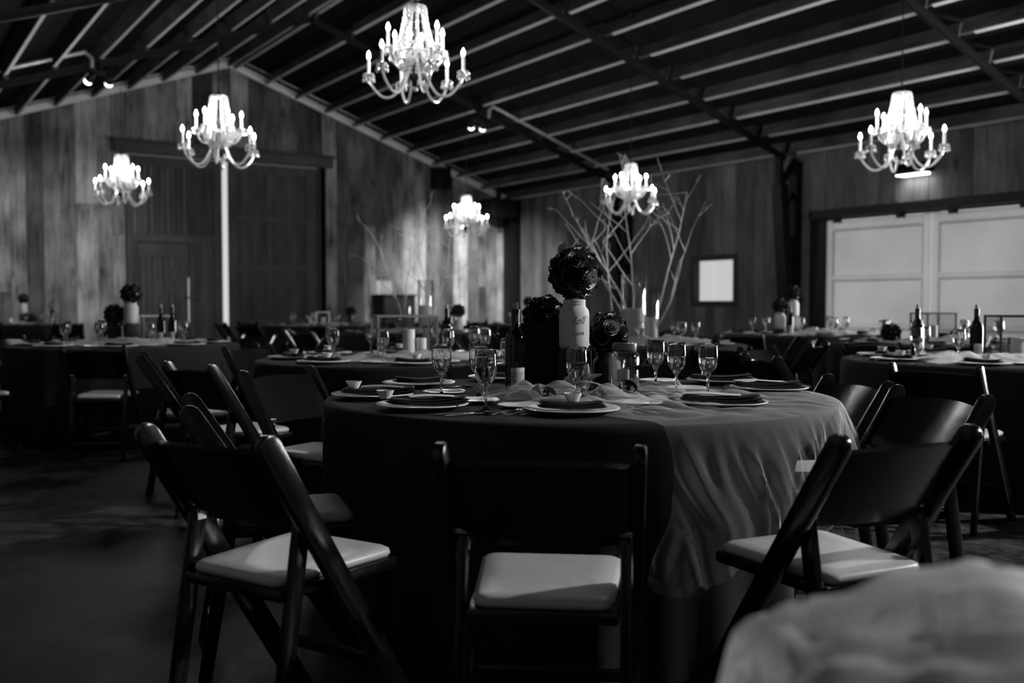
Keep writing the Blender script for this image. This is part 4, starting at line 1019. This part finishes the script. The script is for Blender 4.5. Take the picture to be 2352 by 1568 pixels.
wrap_text('Ball', .040, .5, .100, .18, .0578); wrap_text('MASON', .0150, 0, .058, .18, .0578)
rose_ball(T1.at(JX, JF, 1.216), .100, 'large ball of black paper roses on the white embossed jar', 'black rose balls', 36, pale=near_dir(36, [(.62, -.75, -.2)]), grey=near_dir(36, [(.5, -.75, .45), (-.1, -.75, .7), (.8, -.4, -.6), (.2, -.9, -.35), (.9, -.2, .3), (.5, -.3, .8)]), sz=1.3)  # grey and pale petals paint the roses that catch the light
# pale petal curling up at its crown and a lit leaf
pt_ = MB().grid(lambda u, v: ((v - .5) * .034 * math.sin(PI * min(1, u * .9 + .12)), .004 * math.sin(3 * v), u * .055 + .0 * v), 8, 5).mesh('petal', M['rosepale'])
jd = ob('dark_jar', T_['jardark'], None, T1.at(-.105, .26, TZ), scale=1.0); tag(jd, 'black jar behind the menu board, carrying a rose ball', 'jar')
rose_ball(T1.at(-.105, .26, 1.045), .085, 'black paper rose ball half hidden behind the white jar', 'black rose balls', 26, sz=1.25)
jd = ob('dark_jar', T_['jardark'], None, T1.at(.135, .17, TZ), scale=(.95, .95, .80)); tag(jd, 'short black jar behind the clear jar lantern', 'jar')
rose_ball(T1.at(.138, .17, .985), .078, 'low black rose ball with one pale rose, above the jar lantern', 'black rose balls', 24, pale=near_dir(24, [(.3, -.9, .1)]), grey=near_dir(24, [(.1, -.6, .8), (-.4, -.8, .4), (.8, -.4, .4)]), sz=1.2)  # grey petals paint the lit roses of this ball
# menu board
mb_ = ob('menu_board', MB().box(-.078, .078, -.005, .005, 0, .265).mesh('menu_board', M['board'], bevel=.002), None, T1.at(-.125, .12, TZ + .001), rz=(math.radians(-7), 0, CR - .08)); tag(mb_, 'plain black menu board standing between bottle and white jar', 'menu board')
mb_.rotation_euler = (math.radians(-6), 0, CR - .08)
bottle(T1, -.222, .035, 'black wine bottle with a cork and small pale label, beside the menu board', CR + .28, 1.03)
# clear jar lantern with wire handle and candle
cj = ob('jar_lantern', None, loc=T1.at(.188, .035), rz=CR); tag(cj, 'clear mason jar lantern with zinc lid and wooden bail handle', 'jar lantern')
ob('glass_body', T_['jarclear'], cj)
ob('lid', MB().lathe([(.046, .1655), (.047, .168), (.047, .190), (.045, .192), (0, .192)], 32).mesh('lid', M['zinc'], angle=40), cj)
ob('bail_wire', MB().tube(bez([(-.047, -.01, .164), (-.03, -.06, .135), (.02, -.085, .107), (.05, -.088, .105)], 6), .0014, 6).tube(bez([(.047, -.01, .164), (.062, -.05, .135), (.075, -.08, .107), (.07, -.088, .105)], 6), .0014, 6).mesh('bail_wire', M['darkmetal']), cj)
gr = []
for i in range(25):
    t = i / 24; gr.append((.0075 + .0035 * abs(math.sin(t * 5 * PI)), t))
ob('grip', MB().tube([(.028 + .052 * t, -.088 , .105) for r_, t in gr], [r_ for r_, t in gr], 12).mesh('grip', M['chair']), cj)
ob('wire_collar', MB().lathe([(.0447, .162), (.0462, .1625), (.0462, .1645), (.0447, .165)], 28).mesh('wire_collar', M['darkmetal']), cj)
ob('sand', MB().lathe([(0, .0095), (.047, .0095), (.0525, .016), (.0540, .03), (.03, .034), (0, .031)], 24).mesh('sand', M['sand']), cj)
candle(T1, .183, .030, TZ + .031, (.62, .62, .62), 'pale pillar candle inside the clear jar lantern')
# shells, petals
def scallop():
    def fn(u, v):
        a = (v - .5) * 2.6; r = .036 * u * (1 + .02 * math.sin(v * 60)); return (r * math.sin(a), -.012 * math.sin(PI * u * .8) - .002 * math.cos(v * 60) * u, r * math.cos(a) * 1.05)
    m = MB().grid(fn, 12, 40); m.grid(lambda u, v: tuple(Vector(fn(u, v)) + Vector((0, .0015, 0))), 12, 40); return m.mesh('seashell', M['shell'], angle=80)
s_ = ob('scallop_shell', scallop(), None, T1.at(-.015, -.06, TZ + .045), rz=(.25, 0, CR)); tag(s_, 'white ribbed scallop shell behind the centre goblet', 'shell')
st_ = MB()
for i in range(5):
    a = 2 * PI * i / 5 + .3; st_.tube([(0, 0, 0), (.03 * math.cos(a), 0, .03 * math.sin(a)), (.056 * math.cos(a), -.003, .056 * math.sin(a))], [.012, .009, .003], 8)
s_ = ob('starfish', st_.mesh('starfish', M['shell']), None, T1.at(.045, -.01, TZ + .062), rz=(.2, 0, CR)); tag(s_, 'white dried starfish propped against the black display box', 'starfish')
ur = MB().sphere((0, 0, 0), .012, 10, 7)
for d in fib(46): ur.tube([d * .010, d * .027], [.0013, .0004], 5)
s_ = ob('spiny_seed_pod', ur.mesh('spiny_seed_pod', M['napkin']), None, T1.at(.012, -.10, TZ + .045)); tag(s_, 'small black spiny pod below the scallop shell', 'seed pod')
for (a, b_, z, me, s, nm) in ((-.115, -.30, .028, ROSEG, 1.3, 'grey paper rose lying on the tulle beside the front side plate'), (.045, -.27, .03, ROSEG, 1.6, 'grey paper rose lying in the tulle behind the centre goblet stem'), (.175, -.20, .045, ROSE[0], 1.2, 'black paper rose lying on the tulle before the jar lantern')):
    o = ob('loose_rose', me, None, T1.at(a, b_, TZ + z), rz=(.7, .1, CR), scale=s); tag(o, nm, 'paper rose', 'loose paper roses')
pe = ob('loose_petal', pt_, None, T1.at(-.16, -.30, TZ + .02), rz=(.5, .3, CR)); tag(pe, 'pale loose petal lying on the tulle before the bottle', 'petal')
pe = ob('petal_feather', pt_, None, T1.at(JX - .055, JF - .01, 1.285), rz=(.1, .35, CR)); tag(pe, 'single pale petal standing up from the large rose ball', 'petal')

# tulle: crumpled runner over the table, fanning out and falling over the edge
def runner():
    R = TR + .010
    def fn(u, v):
        vv = v * 2 - 1
        A = Vector((-.36, -.02 + .17 * vv)); ph = math.radians(-33 + 44 * vv) + .03 * math.sin(vv * 9) + vv ** 3 * .045 * noise.noise(Vector((u * 5, vv, 9.3)))
        E = Vector((R * math.cos(ph), R * math.sin(ph)))
        if u < .6:
            s = u / .6; p = A.lerp(E, s); p.y -= .10 * math.sin(PI * s) * (1 - s)
            n1 = noise.fractal(Vector((p.x * 5.5, p.y * 5.5, 2.2)), 1, 2, 2); e = min(1, (1 - s) / .35) * min(1, s * 6) * max(0, 1 - abs(vv) ** 6)
            q = max(0, (s - .93) / .07)
            return W(T1.r + p.x, T1.f + p.y, TZ + .004 + .006 * abs(n1) + e * .060 * (.2 + 1.0 * abs(n1)) * (1 if s < .6 else .45) - .006 * q * q)
        d = (u - .6) / .4 * (.43 + .06 * math.sin(vv * 5 + 1) + .05 * math.sin(vv * 13))
        a = ph + d * (.10 * math.sin(ph * 11 + 1) + .16 * noise.noise(Vector((ph * 5, d * 5, 7))))
        rg = 1 - abs(noise.noise(Vector((ph * 8 + d * 2.5 * math.sin(ph * 6), d * 2.2, 1.7)))) * 2.2        # sharp gathered ridges
        rg2 = 1 - abs(noise.noise(Vector((ph * 15 - d * 4, d * 3, 5.1)))) * 2
        k = min(1, d / .16); k = k * k * (3 - 2 * k)
        rr = R + .022 * math.sin(min(1, d / .05) * PI / 2) + .012 + k * (.034 * max(0, rg) + .018 * max(0, rg2) + .006)
        return W(T1.r + rr * math.cos(a), T1.f + rr * math.sin(a), TZ - .002 - max(0, d - .012))
    return MB().grid(fn, 130, 190).mesh('tulle_runner', M['tulle'], angle=80)
tr_ = ob('tulle_runner', runner()); tag(tr_, 'white tulle runner crossing the rose ball table and spilling over its edge', 'tulle')
# a second, gathered piece around the jars
tulle_heap(T1, -.01, -.13, .50, .22, .075, 3.1, 'crumpled white tulle gathered around the jars and shells', -.05, 'tulle2')

# ------------------------------------------------------------------ OTHER TABLES
A = bg_table
A('lantern', 935, 6.20, 'lantern table', .15, True)
A('topiary', 288, 8.35, 'rose jar table', .3)
A('farleft', 52, 16.4, 'gable foot table', .1)
A('fardoor', 742, 15.6, 'barn door table', .2)
A('branch2', 955, 11.9, 'cylinder vase table', .0)
A('branch', 1462, 8.45, 'tall branch table', .25)
A('window', 1835, 11.0, 'window table', .1)
A('edge', 2300, 6.05, 'dark lantern table', .2, True)
A('white', 2160, 8.7, 'pale door table', .3)
A('corner', 1240, 16.3, 'corner table', .0)
for T in BG.values(): bg_chairs(T)

# lantern table
T = BG['lantern']
lantern(T, -.01, -.08, .36, .28, .27, 'wooden box lantern with glass sides and two candles inside', M['lantern'], CR + .28)
candle(T, .015, -.05, TZ + .007, (1.0, 1.0, 1.75), 'tall pale candle inside the wooden box lantern'); candle(T, .09, -.02, TZ + .007, (.85, .85, 1.2), 'shorter pale candle inside the wooden box lantern')
bottle(T, .24, .12, 'black wine bottle standing beside the wooden box lantern', CR)
tulle_heap(T, .05, -.12, .95, .42, .06, 5.0, 'crumpled tulle under the wooden box lantern', .2)
# rose jar table
T = BG['topiary']
jar_with_ball(T, .07, -.05, .17, 'rose jar table, raised', 1.0)
jr2 = ob('dark_jar', T_['jardark'], None, T.at(-.09, .0, TZ)); tag(jr2, 'black jar with rose ball on the rose jar table', 'jar')
b = ob('rose_ball', FARBALL, None, T.at(-.09, .0, TZ + .25)); tag(b, 'lower black rose ball beside the raised white jar', 'flower ball', 'black rose balls')
bottle(T, .30, .0, 'black wine bottle beside the raised white jar', CR); bottle(T, .34, .16, 'second wine bottle behind the first, rose jar table', CR)
lantern(T, .18, .22, .24, .2, .24, 'pale framed box lantern behind the raised white jar', M['trim'], CR + .2)
candle(T, .18, .22, TZ + .007, (1, 1, 1.3), 'pale candle in the lantern behind the raised jar')
tulle_heap(T, .1, -.15, 1.0, .5, .07, 8.0, 'crumpled tulle around the raised white jar', -.1)
# remote table at the gable foot
T = BG['farleft']
jar_with_ball(T, .02, 0, .17, 'remote table at the gable foot'); bottle(T, .45, .1, 'wine bottle on the remote table at the gable foot', CR)
b = ob('rose_ball', FARBALL, None, T.at(.2, -.1, TZ + .085)); tag(b, 'black rose ball lying low on the remote gable table', 'flower ball', 'black rose balls')
candle(T, -.1, -.2, TZ, 1.0, 'pale candle on the remote table at the gable foot')
tulle_heap(T, .1, -.1, .9, .4, .06, 9.0, 'crumpled tulle on the remote gable table', 0)
# remote table before the barn door jamb
T = BG['fardoor']
lantern(T, .0, .0, .2, .18, .21, 'pale framed box lantern on the remote barn door table', M['trim'], CR + .1); candle(T, 0, 0, TZ + .007, (.9, .9, 1.2), 'candle in the remote pale lantern'); candle(T, -.17, -.1, TZ, (1, 1, 1.4), 'candle beside the remote pale lantern')
bottle(T, .05, .28, 'wine bottle behind the remote pale lantern', CR)
b = ob('rose_ball', FARBALL, None, T.at(.42, .1, TZ + .21)); tag(b, 'black rose ball on a jar, remote barn door table', 'flower ball', 'black rose balls')
jr2 = ob('painted_jar', T_['jardark'], None, T.at(.42, .1, TZ), scale=(.9, .9, .75)); tag(jr2, 'black jar on the remote barn door table', 'jar')
tulle_heap(T, .1, -.1, .9, .4, .06, 11.0, 'crumpled tulle on the remote barn door table', 0)

# branch arrangements in cylinder vases
def branch_mesh(seed, H, spread, lean):
    rnd = random.Random(seed); m = MB()
    def grow(p, d, L, r, depth):
        n = max(4, int(L / .09)); pts = [Vector(p)]; q = Vector(p); dd = Vector(d); kids = []
        for i in range(n):
            dd = (dd + Vector((rnd.uniform(-1, 1), rnd.uniform(-1, 1), rnd.uniform(-.5, .7))) * .12).normalized()
            q = q + dd * (L / n); pts.append(q.copy())
            if depth < 3 and i > n * .2 and rnd.random() < (.5 if depth < 2 else .35): kids.append((q.copy(), dd.copy(), i / n))
        m.tube(pts, [max(.0016, r * (1 - .75 * i / n)) for i in range(n + 1)], 6)
        for (kp, kd, t) in kids:
            side = Vector((rnd.uniform(-1, 1), rnd.uniform(-1, 1), rnd.uniform(-.2, .5))).normalized()
            grow(kp, (kd * .75 + side * spread).normalized(), L * (1 - t * .5) * rnd.uniform(.35, .6), r * (1 - .7 * t) * .75, depth + 1)
    grow((0, 0, .02), Vector(lean).normalized(), H, .0095, 0)
    return m.mesh('branch', M['branch'], angle=60)
def cyl_vase(T, lr, lf, R, H, label, fill):
    v = ob('cylinder_vase', None, loc=T.at(lr, lf)); tag(v, label, 'vase', 'glass cylinder vases')
    ob('glass_body', MB().lathe([(0, 0), (R - .002, 0), (R, .003), (R, H), (R - .001, H + .002), (R - .004, H), (R - .004, .012), (0, .012)], 36).mesh('glass_body', M['vase'], angle=60), v)
    if fill == 'candle': ob('filler', MB().lathe([(0, .0125), (R - .012, .0125), (R - .012, H * .5), (R - .02, H * .52), (0, H * .5)], 24).mesh('filler', M['wax'], angle=40), v)
    elif fill == 'dark': ob('filler', MB().lathe([(0, .0125), (R - .006, .0125), (R - .006, H * .48), (0, H * .5)], 24).mesh('filler', M['rosegrey'], angle=40), v)
    else: ob('filler', MB().lathe([(0, .0125), (R - .005, .0125), (R - .005, H * .3), (0, H * .33)], 24).mesh('filler', M['water'], angle=40), v)
def branches(T, specs, where):
    for i, (lr, lf, seed, H, dr, df, word) in enumerate(specs):
        d = RGT * dr * 1.35 + FWD * df * 1.35 + Vector((0, 0, 1))
        o = ob('white_branch', branch_mesh(seed, H, .95, d), None, T.at(lr, lf, TZ + .02)); tag(o, 'bare whitewashed branch %s, %s' % (word, where), 'branch', 'whitewashed branches, ' + where)
T = BG['branch']
cyl_vase(T, -.03, -.05, .105, .58, 'tallest clear cylinder vase holding white branches, tall branch table', 'candle')
cyl_vase(T, .125, .10, .08, .43, 'middle clear cylinder vase with branches, tall branch table', 'candle')
cyl_vase(T, -.155, .08, .06, .34, 'shortest clear cylinder vase with a candle, tall branch table', 'candle')
branches(T, [(-.06, -.05, 3, 1.15, -.16, .05, 'leaning toward the rose ball'), (-.02, -.03, 11, 1.35, .0, .02, 'rising straight up'), (.01, -.06, 21, 1.2, -.32, -.1, 'arching outward low'), (.12, .10, 34, 1.35, .22, .05, 'leaning toward the window'), (.13, .09, 47, 1.0, .45, -.1, 'reaching low over the goblets'), (-.155, .08, 58, 1.25, -.26, .1, 'leaning from the shortest vase')], 'tall branch table')
tulle_heap(T, .12, -.1, 1.2, .5, .09, 14.0, 'heaped white tulle at the foot of the tall branch vases', -.15)
jl = ob('display_box', MB().box(-.05, .05, -.05, .05, 0, .1).mesh('display_box', M['stand'], bevel=.004), None, T.at(-.3, -.2)); tag(jl, 'small black box on the tall branch table', 'box')
T = BG['branch2']
cyl_vase(T, .12, .0, .095, .62, 'tallest clear cylinder vase of the faint branch group', 'candle'); cyl_vase(T, -.13, -.05, .10, .42, 'shorter wide cylinder vase of the faint branch group', 'dark')
branches(T, [(.1, 0, 5, 1.3, .05, 0, 'rising from the taller vase'), (.13, .02, 16, 1.2, .35, 0, 'leaning to the corner chandelier'), (-.12, -.04, 27, 1.25, -.22, 0, 'leaning to the barn doors'), (-.14, -.05, 39, 1.1, .1, .1, 'crossing behind the others')], 'cylinder vase table')
bottle(T, .42, -.2, 'wine bottle on the cylinder vase table', CR)
jar_with_ball(T, .50, .15, 0, 'cylinder vase table')
tulle_heap(T, .05, -.1, 1.0, .5, .07, 16.0, 'heaped tulle under the faint branch vases', .1)
# two jar table
T = BG['window']
jar_with_ball(T, -.06, .0, .20, 'two jar table, higher'.replace('two jar table', 'table below the window')); jar_with_ball(T, -.24, -.12, .06, 'table below the window, lower')
bottle(T, -.15, -.2, 'wine bottle in front of the two white jars', CR); candle(T, .15, -.1, TZ, .8, 'pale candle on the table below the window')
tulle_heap(T, .2, -.05, 1.0, .45, .08, 18.0, 'heaped tulle beside the two white jars', 0)
# edge table
T = BG['edge']
lantern(T, .16, .0, .40, .30, .27, 'large dark framed box lantern cut by the picture edge', M['lanterndark'], CR - .15)
candle(T, .10, -.02, TZ + .007, (1.25, 1.25, 1.3), 'thick pale candle inside the dark box lantern')
bottle(T, -.16, -.02, 'black wine bottle in front of the pale doors, beside the dark lantern', CR); bottle(T, -.42, .22, 'second wine bottle further along toward the pale door seam', CR)
tulle_heap(T, -.2, -.2, .8, .45, .07, 21.0, 'crumpled tulle on the dark lantern table', .1)
# table before the pale doors
T = BG['white']
lantern(T, .0, .15, .30, .22, .26, 'dark framed box lantern on the table before the pale doors', M['lanterndark'], CR + .3); candle(T, .0, .15, TZ + .007, (1, 1, 1.4), 'pale candle inside the lantern before the pale doors')
tulle_heap(T, -.1, -.2, .8, .45, .07, 23.0, 'crumpled tulle on the table before the pale doors', .1)
b = ob('rose_ball', FARBALL, None, T.at(-.45, -.05, TZ + .085)); tag(b, 'black rose ball lying low before the pale doors', 'flower ball', 'black rose balls')
# corner table
T = BG['corner']
jar_with_ball(T, -.19, 0, .12, 'corner table'); bottle(T, .15, .1, 'wine bottle on the corner table', CR); candle(T, .5, .0, TZ, (1.0, 1.0, 1.3), 'candle on the corner table')
lantern(T, .95 - .6, .2, .22, .2, .22, 'pale framed box lantern on the corner table', M['trim'], CR)
tulle_heap(T, 0, -.1, .9, .4, .07, 25.0, 'crumpled tulle on the corner table', 0)
# black cabinet against the gable behind the lantern table
cb = ob('sideboard', None, loc=(9.78, YG - .36, 0)); tag(cb, 'low black sideboard against the gable behind the faint branches', 'sideboard')
ob('body', MB().box(-.38, .38, -.26, .26, .08, 1.26).mesh('body', M['cabinet'], bevel=.01), cb); ob('top', MB().box(-.41, .41, -.3, .3, 1.26, 1.30).mesh('top', M['cabinet'], bevel=.01), cb)
for s in (-1, 1):
    dd = ob('door', MB().box(s * .19 - .17, s * .19 + .17, -.282, -.262, .14, 1.2).mesh('door', M['cabinet'], bevel=.006), cb); ob('knob', MB().sphere((s * .07, -.30, .7), .02, 10, 6).mesh('knob', M['zinc']), dd)
    ob('leg', MB().box(s * .33 - .04, s * .33 + .04, -.2, .2, 0, .08).mesh('leg', M['cabinet'], smooth=False), cb)

# ------------------------------------------------------------------ nearest table, below the camera, with its tulle out of focus
NR0, NF1 = .265, 1.03          # corner of a long table that the camera stands beside
nt_ = ob('long_table', None, loc=W(NR0 + .9, NF1 - .38), rz=CR); tag(nt_, 'long table close before the lens, its corner covered in blurred tulle', 'table')
ob('tabletop', MB().box(-.88, .88, -.37, .37, TZ - .03, TZ - .004).mesh('tabletop', M['board'], smooth=False), nt_)
def long_cloth():
    """rectangular cloth with rounded corners, falling to the floor"""
    m = MB(); NA = 200; prof = [(0, TZ), (.5, TZ), (.97, TZ), (1.0, TZ - .006), (1.008, TZ - .03)] + [(1.01 + .02 * k / 8, TZ - .03 - (TZ - .045) * k / 8) for k in range(1, 9)]
    def fn(u, v):
        k, z = prof[int(round(v * (len(prof) - 1)))]; a = 2 * PI * u; c, s_ = math.cos(a), math.sin(a); e = 10
        q = (abs(c / .90) ** e + abs(s_ / .38) ** e) ** (-1 / e); d = max(0, TZ - .03 - z)
        q = q * min(k, 1) + (k - 1) * .9 * (k > 1) + d * (.02 * math.sin(a * 23) + .02 * math.sin(a * 37 + 1)) * (k > 1)
        return (q * c, q * s_, z)
    return m.grid(fn, NA, len(prof) - 1).mesh('tablecloth', M['cloth'], angle=80)
ob('tablecloth', long_cloth(), nt_)
def near_tulle():
    def fn(u, v):
        r = NR0 - .36 + 1.5 * u; f = NF1 - .78 + 1.12 * v
        n1 = noise.fractal(Vector((r * 5, f * 5, 4.4)), 1, 2, 3); n2 = noise.noise(Vector((r * 4 + f * 6, f * 9 - r * 4, 1.4)))
        dl = max(0, NR0 - r); db = max(0, f - NF1); d = math.hypot(dl, db)
        lump = .050 * math.exp(-((r - .49) / .10) ** 2 - ((f - .98) / .13) ** 2) + .012 * math.exp(-((r - .36) / .07) ** 2 - ((f - .98) / .08) ** 2)
        if d < 1e-4: return W(r, f, TZ + .008 + .035 * abs(n1) + .016 * max(0, 1 - 5 * abs(n2)) + lump)
        rr = min(r, NR0) if False else r
        k = min(1, d / .04); out = .03 * math.sin(k * PI / 2) + min(1, d / .15) * (.03 + .03 * n2)
        nr = max(r, NR0) - (dl / d) * out; nf = min(f, NF1) + (db / d) * out
        return W(nr, nf, TZ + .008 + (.035 * abs(n1) + lump) * max(0, 1 - d * 6) - max(0, d - .015))
    return MB().grid(fn, 90, 70).mesh('tulle_runner', M['tulle3'], angle=80)
tag(ob('tulle_runner', near_tulle()), 'bunched pale tulle close before the lens, far out of focus', 'tulle')
